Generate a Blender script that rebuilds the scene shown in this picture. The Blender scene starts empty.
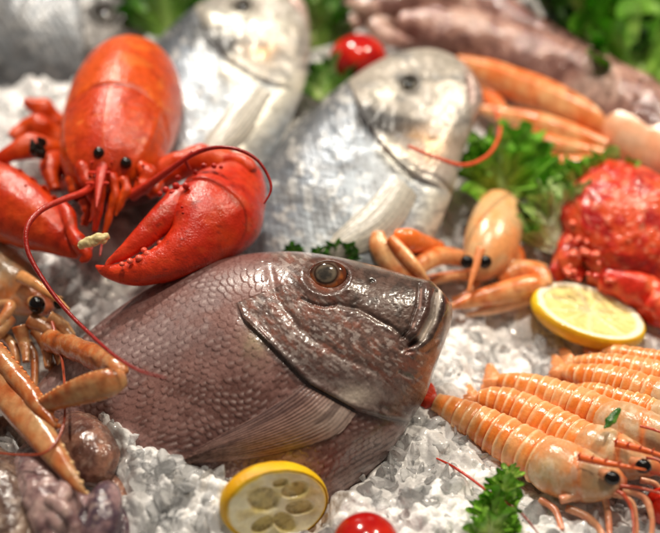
import bpy, math, random
import numpy as np
from mathutils import Vector
from mathutils.bvhtree import BVHTree

random.seed(7)
RNG = np.random.default_rng(7)
SC = bpy.context.scene
COLL = SC.collection
U = 0.01                      # everything below is written in centimetres

# ------------------------------------------------------------------ camera
PITCH, DIST, HFOV = math.radians(38), 75.0, math.radians(35)
PW, PH = 660.0, 533.0
FPX = (PW / 2) / math.tan(HFOV / 2)
CAM = np.array((0, -DIST * math.cos(PITCH), DIST * math.sin(PITCH)))
FWD = np.array((0, math.cos(PITCH), -math.sin(PITCH)))
RGT = np.array((1.0, 0, 0))
UPV = np.array((0, math.sin(PITCH), math.cos(PITCH)))
cd = bpy.data.cameras.new('camera')
cam = bpy.data.objects.new('camera', cd)
COLL.objects.link(cam)
cam.location = Vector(CAM * U)
cam.rotation_euler = (math.pi / 2 - PITCH, 0, 0)
cd.sensor_width = 36
cd.lens = 18 / math.tan(HFOV / 2)
cd.clip_start, cd.clip_end = 0.02, 50
cd.dof.use_dof = True
cd.dof.focus_distance = 0.60
cd.dof.aperture_fstop = 2.7
SC.camera = cam

# ------------------------------------------------------------------ light
wd = bpy.data.worlds.new('World')
SC.world = wd
wd.use_nodes = True
bg = wd.node_tree.nodes['Background']
bg.inputs[0].default_value = (1.0, 0.92, 0.80, 1)
bg.inputs[1].default_value = 0.12


def lamp(name, kind, loc, target, energy, col, **kw):
    l = bpy.data.lights.new(name, kind)
    o = bpy.data.objects.new(name, l)
    COLL.objects.link(o)
    o.location = Vector(loc) * U
    d = Vector(target) - Vector(loc)
    o.rotation_euler = d.to_track_quat('-Z', 'Y').to_euler()
    l.energy = energy
    l.color = col
    for k, v in kw.items():
        setattr(l, k, v)
    return o


lamp('market_spot_lamp', 'SPOT', (-38, 75, 125), (-8, 22, 5), 74, (1.0, 0.92, 0.80), spot_size=math.radians(58), spot_blend=0.9, shadow_soft_size=0.035)
lamp('counter_spot_lamp', 'SPOT', (62, 25, 110), (26, 0, 3), 40, (1.0, 0.87, 0.70), spot_size=math.radians(50), spot_blend=0.9, shadow_soft_size=0.03)
lamp('fill_lamp', 'AREA', (2, 4, 130), (4, 4, 3), 6.8, (1.0, 0.89, 0.76), shape='DISK', size=0.13)  # unseen fill light added overhead for the near flanks and wet glints
SC.view_settings.view_transform = 'Standard'
SC.view_settings.look = 'None'
SC.view_settings.exposure = 0.1
SC.view_settings.gamma = 1.0
SC.cycles.use_denoising = True
SC.cycles.max_bounces = 18
SC.cycles.diffuse_bounces = 12
SC.cycles.transmission_bounces = 8
SC.cycles.transparent_max_bounces = 24
SC.cycles.sample_clamp_indirect = 6.0

# ------------------------------------------------------------------ maths helpers


def smooth(a, b, x):
    t = np.clip((x - a) / (b - a), 0, 1)
    return t * t * (3 - 2 * t)


def _hash(i, j, k, seed):
    n = (i.astype(np.int64) * 374761393 + j.astype(np.int64) * 668265263 + k.astype(np.int64) * 2147483647 + seed * 974711) & 0xffffffff
    n = ((n ^ (n >> 13)) * 1274126177) & 0xffffffff
    n = (n ^ (n >> 16)) & 0xffffffff
    return n / 4294967295.0


def vnoise(p, seed=0):
    p = np.asarray(p, float)
    f = np.floor(p)
    w = p - f
    w = w * w * (3 - 2 * w)
    i = f.astype(np.int64)
    r = 0
    for a in (0, 1):
        for b in (0, 1):
            for c in (0, 1):
                h = _hash(i[..., 0] + a, i[..., 1] + b, i[..., 2] + c, seed)
                r = r + h * (w[..., 0] if a else 1 - w[..., 0]) * (w[..., 1] if b else 1 - w[..., 1]) * (w[..., 2] if c else 1 - w[..., 2])
    return r * 2 - 1


def fbm(p, oct=4, seed=0, gain=0.5):
    p = np.asarray(p, float)
    r, a = 0, 1.0
    for o in range(oct):
        r = r + a * vnoise(p * 2 ** o + 17.3 * o, seed + o)
        a *= gain
    return r


def xyz(x, y, z=0):
    x, y = np.broadcast_arrays(x, y)
    return np.stack([x, y, np.broadcast_to(z, x.shape)], -1)


def lin(r, g, b):
    c = np.array((r, g, b)) / 255.0
    return np.where(c <= 0.04045, c / 12.92, ((c + 0.055) / 1.055) ** 2.4)


def mix(a, b, t):
    t = np.asarray(t)[..., None]
    return np.asarray(a) * (1 - t) + np.asarray(b) * t


def nrm(v):
    v = np.asarray(v, float)
    return v / (np.linalg.norm(v, axis=-1, keepdims=True) + 1e-9)


def ray(px, py):
    return FWD + RGT * (px - PW / 2) / FPX + UPV * (PH / 2 - py) / FPX


def at(px, py, h):
    d = ray(px, py)
    return CAM + d * ((h - CAM[2]) / d[2])


def bed(x, y):
    """height of the crushed ice"""
    x = np.asarray(x, float)
    y = np.asarray(y, float)
    z = 6.2 * smooth(-9, 6, y) * (1 - 0.55 * smooth(0, 14, x) * (1 - smooth(8, 30, y)))
    z = z + 0.06 * np.maximum(y - 8, 0)
    z = z + 0.7 * vnoise(xyz(x * 0.16, y * 0.16, 0.5), 3) + 0.25 * vnoise(xyz(x * 0.5, y * 0.5, 4.5), 5)
    return z


def G(px, py, dh=0.0):
    h = 2.0
    for _ in range(25):
        p = at(px, py, h)
        h = 0.5 * h + 0.5 * (float(bed(p[0], p[1])) + dh)
    return at(px, py, h)


def pxs(p):
    return FPX / float(np.dot(np.asarray(p) - CAM, FWD))


def catmull(pts, n):
    """resample rows of pts (k, m) to n rows along a Catmull-Rom curve"""
    pts = np.asarray(pts, float)
    k = len(pts)
    if k == 2:
        t = np.linspace(0, 1, n)[:, None]
        return pts[0] * (1 - t) + pts[1] * t
    d = np.linalg.norm(np.diff(pts[:, :3], axis=0), axis=1) + 1e-6
    cum = np.concatenate([[0], np.cumsum(d)])
    u = np.linspace(0, cum[-1], n)
    i = np.clip(np.searchsorted(cum, u, side='right') - 1, 0, k - 2)
    t = ((u - cum[i]) / d[i])[:, None]
    p0 = pts[np.maximum(i - 1, 0)]
    p1 = pts[i]
    p2 = pts[i + 1]
    p3 = pts[np.minimum(i + 2, k - 1)]
    r = 0.5 * (2 * p1 + (p2 - p0) * t + (2 * p0 - 5 * p1 + 4 * p2 - p3) * t ** 2 + (3 * p1 - p0 - 3 * p2 + p3) * t ** 3)
    return r


# ------------------------------------------------------------------ mesh helpers
def grid_faces(nr, nc, wrap=False, off=0):
    i = np.arange(nr - 1)[:, None]
    m = nc if wrap else nc - 1
    j = np.arange(m)[None, :]
    j2 = (j + 1) % nc
    f = np.stack([i * nc + j, i * nc + j2, (i + 1) * nc + j2, (i + 1) * nc + j], -1).reshape(-1, 4)
    return f + off


class Geo:
    def __init__(s):
        s.v, s.q, s.t, s.c, s.n = [], [], [], [], 0

    def add(s, v, quads=None, tris=None, col=(0.5, 0.5, 0.5)):
        v = np.asarray(v, float).reshape(-1, 3)
        c = np.asarray(col, float)
        c = np.broadcast_to(c, v.shape) if c.ndim == 1 else c.reshape(-1, 3)
        s.v.append(v)
        s.c.append(c)
        if quads is not None and len(quads):
            s.q.append(np.asarray(quads) + s.n)
        if tris is not None and len(tris):
            s.t.append(np.asarray(tris) + s.n)
        s.n += len(v)
        return s

    def join(s, g):
        for a in g.q:
            s.q.append(a + s.n)
        for a in g.t:
            s.t.append(a + s.n)
        s.v += g.v
        s.c += g.c
        s.n += g.n
        return s

    def mesh(s, name, origin):
        v = (np.concatenate(s.v) - origin) * U
        c = np.clip(np.concatenate(s.c), 0, 1)
        q = np.concatenate(s.q) if s.q else np.zeros((0, 4), int)
        t = np.concatenate(s.t) if s.t else np.zeros((0, 3), int)
        me = bpy.data.meshes.new(name)
        me.vertices.add(len(v))
        me.vertices.foreach_set('co', v.ravel())
        me.loops.add(q.size + t.size)
        me.loops.foreach_set('vertex_index', np.concatenate([q.ravel(), t.ravel()]).astype(np.int32))
        nf = len(q) + len(t)
        me.polygons.add(nf)
        st = np.concatenate([np.arange(len(q)) * 4, len(q) * 4 + np.arange(len(t)) * 3]).astype(np.int32)
        me.polygons.foreach_set('loop_start', st)
        me.update(calc_edges=True)
        me.validate()
        me.polygons.foreach_set('use_smooth', np.ones(len(me.polygons), bool))
        a = me.color_attributes.new('Col', 'FLOAT_COLOR', 'POINT')
        a.data.foreach_set('color', np.concatenate([c, np.ones((len(c), 1))], 1).ravel())
        me.update()
        return me


ALL = []                                     # (world verts, faces) of the built things, to keep ice out of them


class Thing:
    def __init__(s, name, label, cat, loc, group=None):
        s.o = bpy.data.objects.new(name, None)
        s.o.empty_display_size = 0.02
        COLL.objects.link(s.o)
        s.loc = np.asarray(loc, float)
        s.o.location = Vector(s.loc * U)
        s.o['label'] = label
        s.o['category'] = cat
        if group:
            s.o['group'] = group

    def part(s, name, geo, mat, parent=None, label=None):
        me = geo.mesh(name, s.loc)
        me.materials.append(mat)
        o = bpy.data.objects.new(name, me)
        COLL.objects.link(o)
        o.parent = parent or s.o
        if label:
            o['label'] = label
        ALL.append(geo)
        return o


def single(name, geo, mat, label=None, cat=None, group=None, kind=None, keep=True, flat=False):
    loc = np.concatenate(geo.v).mean(0)
    loc[2] = np.concatenate(geo.v)[:, 2].min()
    me = geo.mesh(name, loc)
    me.materials.append(mat)
    if flat:
        me.polygons.foreach_set('use_smooth', np.zeros(len(me.polygons), bool))
    o = bpy.data.objects.new(name, me)
    o.location = Vector(loc * U)
    COLL.objects.link(o)
    if label:
        o['label'] = label
    if cat:
        o['category'] = cat
    if group:
        o['group'] = group
    if kind:
        o['kind'] = kind
    if keep:
        ALL.append(geo)
    return o


def limb(pts, rings=40, n=20, ref=None, mod=None, col=(0.5, 0.5, 0.5), expo=2.0, lower=1.0, noise=None):
    """closed tube through pts rows (x, y, z, half width, half thickness); ref = direction of the thickness axis"""
    P = catmull(np.asarray(pts, float), rings)
    c = P[:, :3]
    hw = np.maximum(P[:, 3], 0.004)
    th = np.maximum(P[:, 4], 0.004)
    T = nrm(np.gradient(c, axis=0))
    V = nrm(CAM - c) if ref is None else np.broadcast_to(nrm(ref), c.shape)
    Sd = nrm(np.cross(T, V))
    N = nrm(np.cross(Sd, T))
    a = np.linspace(0, 2 * math.pi, n, endpoint=False)
    s = np.linspace(0, 1, rings)
    ss, aa = np.meshgrid(s, a, indexing='ij')
    m = np.ones_like(ss) if mod is None else mod(ss, aa)
    ca = np.sign(np.cos(a)) * np.abs(np.cos(a)) ** (2 / expo)
    sa = np.sign(np.sin(a)) * np.abs(np.sin(a)) ** (2 / expo)
    sa = np.where(sa < 0, sa * lower, sa)
    v = c[:, None] + Sd[:, None] * (hw[:, None] * ca * m)[..., None] + N[:, None] * (th[:, None] * sa * m)[..., None]
    if noise:
        amp, sc, sd = noise
        d = fbm(v * sc, 3, sd)
        v = v + nrm(v - c[:, None]) * (d * amp)[..., None]
    cc = col(ss, aa, v) if callable(col) else np.broadcast_to(np.asarray(col, float), v.shape)
    g = Geo()
    vv = np.concatenate([v.reshape(-1, 3), c[:1], c[-1:]])
    ccc = np.concatenate([cc.reshape(-1, 3), cc[0].mean(0)[None], cc[-1].mean(0)[None]])
    q = grid_faces(rings, n, True)[:, ::-1]
    b, e = rings * n, rings * n + 1
    j = np.arange(n)
    t0 = np.stack([np.full(n, b), j, (j + 1) % n], -1)
    t1 = np.stack([np.full(n, e), (rings - 1) * n + (j + 1) % n, (rings - 1) * n + j], -1)
    g.add(vv, q, np.concatenate([t0, t1]), ccc)
    return g


LOBUP = 2.1


def atl(px, py, h):
    return at(px, py, h + LOBUP)


def L(rows, bedrel=True):
    """rows of (px, py, height over the ice, half width in photo px, thickness ratio) -> limb points in cm"""
    out = []
    for r in rows:
        p = atl(r[0], r[1], r[2]) if bedrel == 'lob' else G(r[0], r[1], r[2])
        hw = r[3] / pxs(p)
        out.append((*p, hw, hw * (r[4] if len(r) > 4 else 1.0)))
    return out


def ball(c, r, axes=None, n=24, m=16, col=(0.5, 0.5, 0.5), disp=None):
    """ellipsoid; axes = 3 unit rows, r = 3 radii"""
    A = np.eye(3) if axes is None else np.asarray(axes, float)
    r = np.broadcast_to(np.asarray(r, float), (3,))
    th = np.linspace(0.02, math.pi - 0.02, m)
    ph = np.linspace(0, 2 * math.pi, n, endpoint=False)
    tt, pp = np.meshgrid(th, ph, indexing='ij')
    u = np.stack([np.sin(tt) * np.cos(pp), np.sin(tt) * np.sin(pp), np.cos(tt)], -1)
    k = np.ones_like(tt) if disp is None else disp(u)
    v = np.asarray(c) + (u * r * k[..., None]) @ A
    cc = col(u) if callable(col) else np.broadcast_to(np.asarray(col, float), v.shape)
    g = Geo()
    vv = np.concatenate([v.reshape(-1, 3), v[0].mean(0)[None], v[-1].mean(0)[None]])
    ccc = np.concatenate([cc.reshape(-1, 3), cc[0, :1], cc[-1, :1]])
    j = np.arange(n)
    b = m * n
    t0 = np.stack([np.full(n, b), j, (j + 1) % n], -1)
    t1 = np.stack([np.full(n, b + 1), (m - 1) * n + (j + 1) % n, (m - 1) * n + j], -1)
    g.add(vv, grid_faces(m, n, True)[:, ::-1], np.concatenate([t0, t1]), ccc)
    return g


def frame_to_cam(p):
    z = nrm(CAM - np.asarray(p))
    x = nrm(np.cross((0, 0, 1.0), z))
    y = np.cross(z, x)
    return np.array([x, y, z])


def poly_sd(X, Y, pts):
    """distance to a polyline, and sign (left of travel positive)"""
    best = np.full(X.shape, 1e9)
    sg = np.ones_like(best)
    tt = np.zeros_like(best)
    k = len(pts) - 1
    for i in range(k):
        ax, ay = pts[i]
        bx, by = pts[i + 1]
        dx, dy = bx - ax, by - ay
        t = np.clip(((X - ax) * dx + (Y - ay) * dy) / (dx * dx + dy * dy), 0, 1)
        ex, ey = X - ax - t * dx, Y - ay - t * dy
        d = np.hypot(ex, ey)
        cr = dx * (Y - ay) - dy * (X - ax)
        m = d < best
        best = np.where(m, d, best)
        sg = np.where(m, np.where(cr < 0, 1.0, -1.0), sg)
        tt = np.where(m, (i + t) / k, tt)
    return best, sg, tt


# ------------------------------------------------------------------ materials
def mat(name, rough=0.35, spec=0.5, sss=0.0, rad=(1, 0.4, 0.2), sscale=0.004, coat=0.0, crough=0.08, bump=(), var=(300, 0.15), rvar=0.0, trans=0.0, ior=1.4, metal=0.0, sheen=None):
    m = bpy.data.materials.new(name)
    m.use_nodes = True
    nt = m.node_tree
    N, K = nt.nodes, nt.links
    b = N['Principled BSDF']
    at_ = N.new('ShaderNodeAttribute')
    at_.attribute_name = 'Col'
    tc = N.new('ShaderNodeTexCoord')
    no = N.new('ShaderNodeTexNoise')
    no.inputs['Scale'].default_value = var[0]
    no.inputs['Detail'].default_value = 5
    no.inputs['Roughness'].default_value = 0.65
    K.new(tc.outputs['Object'], no.inputs['Vector'])
    mr = N.new('ShaderNodeMapRange')
    mr.inputs['From Min'].default_value = 0.25
    mr.inputs['From Max'].default_value = 0.75
    mr.inputs['To Min'].default_value = 1 - var[1]
    mr.inputs['To Max'].default_value = 1 + var[1]
    K.new(no.outputs['Fac'], mr.inputs['Value'])
    vm = N.new('ShaderNodeVectorMath')
    vm.operation = 'SCALE'
    K.new(at_.outputs['Color'], vm.inputs[0])
    K.new(mr.outputs['Result'], vm.inputs['Scale'])
    K.new(vm.outputs['Vector'], b.inputs['Base Color'])
    b.inputs['Roughness'].default_value = rough
    if rvar:
        mr2 = N.new('ShaderNodeMapRange')
        mr2.inputs['From Min'].default_value = 0.3
        mr2.inputs['From Max'].default_value = 0.7
        mr2.inputs['To Min'].default_value = max(0.03, rough - rvar)
        mr2.inputs['To Max'].default_value = rough + rvar
        K.new(no.outputs['Fac'], mr2.inputs['Value'])
        K.new(mr2.outputs['Result'], b.inputs['Roughness'])
    b.inputs['Specular IOR Level'].default_value = spec
    b.inputs['Metallic'].default_value = metal
    b.inputs['IOR'].default_value = ior
    b.inputs['Transmission Weight'].default_value = trans
    b.inputs['Subsurface Weight'].default_value = sss
    b.inputs['Subsurface Radius'].default_value = rad
    b.inputs['Subsurface Scale'].default_value = sscale
    b.inputs['Coat Weight'].default_value = coat
    b.inputs['Coat Roughness'].default_value = crough
    prev = None
    for sc, st, dist in bump:
        n2 = N.new('ShaderNodeTexNoise')
        n2.inputs['Scale'].default_value = sc
        n2.inputs['Detail'].default_value = 3
        K.new(tc.outputs['Object'], n2.inputs['Vector'])
        bp = N.new('ShaderNodeBump')
        bp.inputs['Strength'].default_value = st
        bp.inputs['Distance'].default_value = dist
        K.new(n2.outputs['Fac'], bp.inputs['Height'])
        if prev:
            K.new(prev.outputs['Normal'], bp.inputs['Normal'])
        prev = bp
    if prev:
        K.new(prev.outputs['Normal'], b.inputs['Normal'])
        K.new(prev.outputs['Normal'], b.inputs['Coat Normal'])
    return m


M = {
    'lobster': mat('lobster_shell', 0.34, 0.45, 0.03, (1, 0.25, 0.1), 0.003, 0.3, 0.2, [(120, 0.25, 0.003), (900, 0.35, 0.0008)], (220, 0.22), 0.12),
    'fishskin': mat('fish_skin', 0.34, 0.7, 0.03, (1, 0.5, 0.4), 0.002, 0.6, 0.15, [(900, 0.13, 0.0005)], (500, 0.25), 0.12),
    'bream': mat('silver_fish_skin', 0.38, 0.42, 0.0, coat=0.12, crough=0.14, metal=0.25, bump=[(700, 0.35, 0.0006)], var=(200, 0.25), rvar=0.12),
    'fin': mat('fish_fin', 0.35, 0.5, 0.1, (1, 0.5, 0.4), 0.002, 0.4, 0.15, [(900, 0.3, 0.0004)], (350, 0.25)),
    'eye': mat('wet_eye', 0.09, 0.45, 0.0, coat=0.2, crough=0.03, var=(400, 0.25)),
    'prawn': mat('prawn_shell', 0.25, 0.6, 0.16, (1, 0.45, 0.2), 0.005, 0.45, 0.13, [(500, 0.3, 0.0008), (2500, 0.12, 0.0003)], (220, 0.16), 0.1),
    'squid': mat('squid_skin', 0.25, 0.5, 0.25, (1, 0.5, 0.4), 0.006, 0.7, 0.08, [(160, 0.5, 0.003), (900, 0.25, 0.0006)], (260, 0.3), 0.1),
    'crab': mat('crab_shell', 0.34, 0.5, 0.05, (1, 0.2, 0.1), 0.003, 0.4, 0.1, [(500, 0.4, 0.001)], (300, 0.3), 0.1),
    'tomato': mat('tomato_skin', 0.16, 0.5, 0.15, (1, 0.2, 0.1), 0.004, 0.5, 0.05, [(60, 0.1, 0.002)], (120, 0.12)),
    'peel': mat('lemon_peel', 0.38, 0.5, 0.15, (1, 0.7, 0.2), 0.003, 0.2, 0.15, [(900, 0.55, 0.0009)], (200, 0.08)),
    'pulp': mat('lemon_pulp', 0.22, 0.5, 0.4, (1, 0.9, 0.4), 0.006, 0.5, 0.1, [(450, 0.4, 0.0012)], (260, 0.14)),
    'leaf': mat('lettuce_leaf', 0.40, 0.5, 0.15, (0.5, 1, 0.2), 0.003, 0.25, 0.15, [(350, 0.5, 0.0012)], (160, 0.3)),
    'crumb': mat('pale_crumb', 0.5, 0.4, 0.3, (1, 0.8, 0.5), 0.003, 0.2, 0.2, [(500, 0.5, 0.0012)], (300, 0.15)),
}


def ice_mat(name, white, clear, gloss, bumps):
    """wet ice: cloudy white part, clear refracting part, mirror-like water film"""
    m = bpy.data.materials.new(name)
    m.use_nodes = True
    nt = m.node_tree
    N, K = nt.nodes, nt.links
    N.remove(N['Principled BSDF'])
    tc = N.new('ShaderNodeTexCoord')
    prev = None
    for sc, st, dist in bumps:
        n2 = N.new('ShaderNodeTexNoise')
        n2.inputs['Scale'].default_value = sc
        n2.inputs['Detail'].default_value = 3
        K.new(tc.outputs['Object'], n2.inputs['Vector'])
        bp = N.new('ShaderNodeBump')
        bp.inputs['Strength'].default_value = st
        bp.inputs['Distance'].default_value = dist
        K.new(n2.outputs['Fac'], bp.inputs['Height'])
        if prev:
            K.new(prev.outputs['Normal'], bp.inputs['Normal'])
        prev = bp

    def sh(kind, col, **kw):
        n = N.new('ShaderNodeBsdf' + kind)
        n.inputs['Color'].default_value = (*col, 1)
        for k, v in kw.items():
            n.inputs[k].default_value = v
        if 'Normal' in n.inputs:
            K.new(prev.outputs['Normal'], n.inputs['Normal'])
        return n

    def mx(f, a, c):
        n = N.new('ShaderNodeMixShader')
        if isinstance(f, float):
            n.inputs[0].default_value = f
        else:
            K.new(f, n.inputs[0])
        K.new(a.outputs[0], n.inputs[1])
        K.new(c.outputs[0], n.inputs[2])
        return n
    if clear:
        body = mx(0.3, sh('Diffuse', white), sh('Translucent', white))
    else:
        # cloudy white ice and clear grey ice, in patches the size of a chip
        cl = N.new('ShaderNodeTexVoronoi')
        cl.inputs['Scale'].default_value = 120
        K.new(tc.outputs['Object'], cl.inputs['Vector'])
        sp = N.new('ShaderNodeSeparateColor')
        K.new(cl.outputs['Color'], sp.inputs[0])
        body = mx(sp.outputs[0], sh('Diffuse', white), sh('Diffuse', (0.68, 0.675, 0.67)))
    if clear:
        no = N.new('ShaderNodeTexNoise')
        no.inputs['Scale'].default_value = 90
        no.inputs['Detail'].default_value = 4
        K.new(tc.outputs['Object'], no.inputs['Vector'])
        mr = N.new('ShaderNodeMapRange')
        mr.inputs['From Min'].default_value = 0.35
        mr.inputs['From Max'].default_value = 0.65
        mr.inputs['To Min'].default_value = max(0.0, clear - 0.2)
        mr.inputs['To Max'].default_value = min(1.0, clear + 0.2)
        K.new(no.outputs['Fac'], mr.inputs['Value'])
        glassy = mx(0.7, sh('Refraction', (0.985, 0.99, 0.995), IOR=1.22, Roughness=0.04), sh('Transparent', (0.985, 0.99, 0.995)))
        body = mx(mr.outputs['Result'], body, glassy)
    fr = N.new('ShaderNodeFresnel')
    fr.inputs[0].default_value = 1.6
    K.new(prev.outputs['Normal'], fr.inputs['Normal'])
    fin = mx(fr.outputs[0], body, sh('Glossy', (1, 1, 1), Roughness=gloss))
    K.new(fin.outputs[0], N['Material Output'].inputs['Surface'])
    return m


M['ice'] = ice_mat('crushed_ice', (0.96, 0.965, 0.97), 0.66, 0.03, [(110, 0.22, 0.003), (700, 0.15, 0.001)])
M['icebed'] = ice_mat('packed_ice', (0.91, 0.905, 0.90), 0.0, 0.04, [(300, 0.35, 0.002), (900, 0.12, 0.0006)])

# ------------------------------------------------------------------ the ice bed
def chips(x, y, size, seed, amp):
    """surface of a heap of broken chips: the upper envelope of many small tilted facets"""
    qx, qy = x / size, y / size
    fx, fy = np.floor(qx), np.floor(qy)
    best = np.full(x.shape, -9.0)
    sec = np.full(x.shape, -9.0)
    zz = np.zeros_like(fx).astype(np.int64)
    for dx in (-2, -1, 0, 1, 2):
        for dy in (-2, -1, 0, 1, 2):
            ci, cj = (fx + dx).astype(np.int64), (fy + dy).astype(np.int64)
            h = [_hash(ci, cj, zz + k, seed) for k in range(5)]
            ux, uy = qx - (fx + dx + h[0]), qy - (fy + dy + h[1])
            r2 = ux * ux + uy * uy
            z = 0.50 * h[2] + 1.7 * (h[3] - 0.5) * ux + 1.7 * (h[4] - 0.5) * uy - 0.42 * np.maximum(np.abs(ux * (0.6 + h[0]) + uy * (h[1] - 0.5)), np.abs(uy * (0.6 + h[1]) - ux * (h[0] - 0.5))) - 0.30 * r2
            sec = np.maximum(sec, np.minimum(z, best))
            best = np.maximum(best, z)
    k = np.clip(0.5 + 0.5 * (best - sec) / 0.03, 0, 1)        # slightly melted creases
    return (best + (1 - k) * k * 0.03 - 0.01) * size * amp


# heaps that bury the belly of the snapper and fill the gaps: photo points, height over the bed, width in cm, chips
HEAPS = [([(112, 446), (150, 470), (190, 490), (220, 500)], 2.6, 2.0, 90), ([(96, 414), (108, 430)], 2.4, 1.3, 24), ([(56, 280), (78, 296), (90, 316)], 2.2, 2.2, 70), ([(12, 232), (26, 244)], 2.0, 1.6, 16),
         ([(366, 500), (388, 474), (408, 448), (424, 430)], 0.9, 1.6, 60), ([(440, 440), (470, 460), (445, 490), (405, 510), (460, 525)], 0.9, 2.2, 90), ([(150, 510), (190, 520), (170, 540)], 1.6, 2.2, 60),
         ([(86, 226), (92, 240)], 1.6, 1.6, 20), ([(245, 248), (275, 240), (258, 225)], 1.2, 2.0, 24), ([(440, 345), (460, 370), (450, 390)], 0.5, 2.0, 30)]


HEAP_PTS = [(*G(q[0], q[1], h_ * 0.6)[:2], h_, w_) for line, h_, w_, cnt in HEAPS for q in catmull(np.array([(*q, 0) for q in line], float), 14)]


def heap(x, y):
    z = np.zeros_like(x)
    m = y < 16
    xs, ys = x[m], y[m]
    zs = np.zeros_like(xs)
    for px_, py_, h_, w_ in HEAP_PTS:
        zs = np.maximum(zs, h_ * np.exp(-((xs - px_) ** 2 + (ys - py_) ** 2) / w_ ** 2))
    z[m] = zs
    return z


ny, nx = 1100, 1150
vy = -34 + 140 * (np.linspace(0, 1, ny) ** 1.9)
gy = np.broadcast_to(vy[:, None], (ny, nx))
gx = np.linspace(-1, 1, nx)[None] * (24 + (vy[:, None] + 34) * 0.52)
mixn = smooth(-0.4, 0.4, vnoise(xyz(gx * 0.35, gy * 0.35, 8.0), 61))
gz = bed(gx, gy) - 0.42 + heap(gx, gy) + chips(gx, gy, 1.2, 71, 0.9) + chips(gx, gy, 0.55, 72, 0.95) + chips(gx, gy, 0.3, 73, 0.45) * (0.5 + 0.7 * mixn) + 0.03 * fbm(xyz(gx * 3, gy * 3, 2.2), 3, 9)
g = Geo().add(np.stack([gx, gy, gz], -1), grid_faces(ny, nx))
single('ice_bed', g, M['icebed'], kind='structure', keep=False)


# ------------------------------------------------------------------ fish
class FishShape:
    """deep flat-sided fish: outline pairs (dorsal px, ventral px) traced on a real leaning plane, with real thickness"""

    def __init__(s, T, B, wid, centre, yaw, lean, ns, nt):
        s.n_s, s.n_t = ns, nt
        a, t = math.radians(yaw), math.radians(lean)
        s.u = np.array((math.cos(a), -math.sin(a), 0))
        hor = np.array((math.sin(a), math.cos(a), 0))
        s.v = hor * math.cos(t) + np.array((0, 0, 1)) * math.sin(t)
        s.n = np.cross(s.u, s.v)
        s.c = np.asarray(centre)
        T = np.asarray(T, float)
        B = np.asarray(B, float)
        mid = (T + B) / 2
        rows = np.concatenate([mid, np.zeros((len(T), 1)), T, B, np.asarray(wid, float)[:, None]], 1)
        R = catmull(rows, ns)
        k = np.linspace(0, 1, nt)
        tt = 0.35 * k + 0.65 * (0.5 - 0.5 * np.cos(math.pi * k))
        s.t = tt
        s.X = R[:, 3:4] * tt + R[:, 5:6] * (1 - tt)
        s.Y = R[:, 4:5] * tt + R[:, 6:7] * (1 - tt)
        s.s = np.linspace(0, 1, ns)
        s.W = np.maximum(R[:, 7:8], 0.02) * np.maximum(1 - np.abs(2 * tt - 1) ** 2.3, 0) ** 0.6
        s.P = s.plane(s.X, s.Y)
        d = s.P + s.n * s.W[..., None] - CAM          # where each point of the bulging flank is seen
        s.X = PW / 2 + FPX * (d @ RGT) / (d @ FWD)
        s.Y = PH / 2 - FPX * (d @ UPV) / (d @ FWD)

    def plane(s, X, Y):
        d = FWD + RGT * ((X - PW / 2) / FPX)[..., None] + UPV * ((PH / 2 - Y) / FPX)[..., None]
        t = ((s.c - CAM) @ s.n) / (d @ s.n)
        return CAM + d * t[..., None]

    def point(s, X, Y):
        """points of the flank seen at these photo points"""
        X = np.asarray(X, float)
        sh = X.shape
        Xf, Yf = X.ravel(), np.broadcast_to(np.asarray(Y, float), sh).ravel()
        gx, gy = s.X[::4, ::4].ravel(), s.Y[::4, ::4].ravel()
        gp = (s.P + s.n * s.W[..., None])[::4, ::4].reshape(-1, 3)
        out = np.empty((len(Xf), 3))
        for i in range(len(Xf)):
            d = (gx - Xf[i]) ** 2 + (gy - Yf[i]) ** 2
            j = np.argpartition(d, 6)[:6]
            w = 1 / (d[j] + 2)
            out[i] = (gp[j] * w[:, None]).sum(0) / w.sum()
        return out.reshape(sh + (3,))

    def build(s, disp, col):
        edge = np.maximum(1 - np.abs(2 * s.t - 1) ** 8, 0)[None] * smooth(0, 0.01, 1 - s.s)[:, None]
        s.front = s.W + disp * edge
        F = s.P + s.n * s.front[..., None]
        k = 3
        g = Geo()
        g.add(F, grid_faces(s.n_s, s.n_t), col=col)
        Bk = (s.P - s.n * s.W[..., None])[:, :]
        g.add(Bk, grid_faces(s.n_s, s.n_t)[:, ::-1], col=col)
        # close the nose and the tail
        for r in (0, s.n_s - 1):
            idx = np.arange(s.n_t - 1)
            a0 = r * s.n_t
            off = s.n_s * s.n_t
            q = np.stack([a0 + idx, a0 + idx + 1, off + a0 + idx + 1, off + a0 + idx], -1)
            g.q.append(q if r else q[:, ::-1])
        return g


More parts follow.
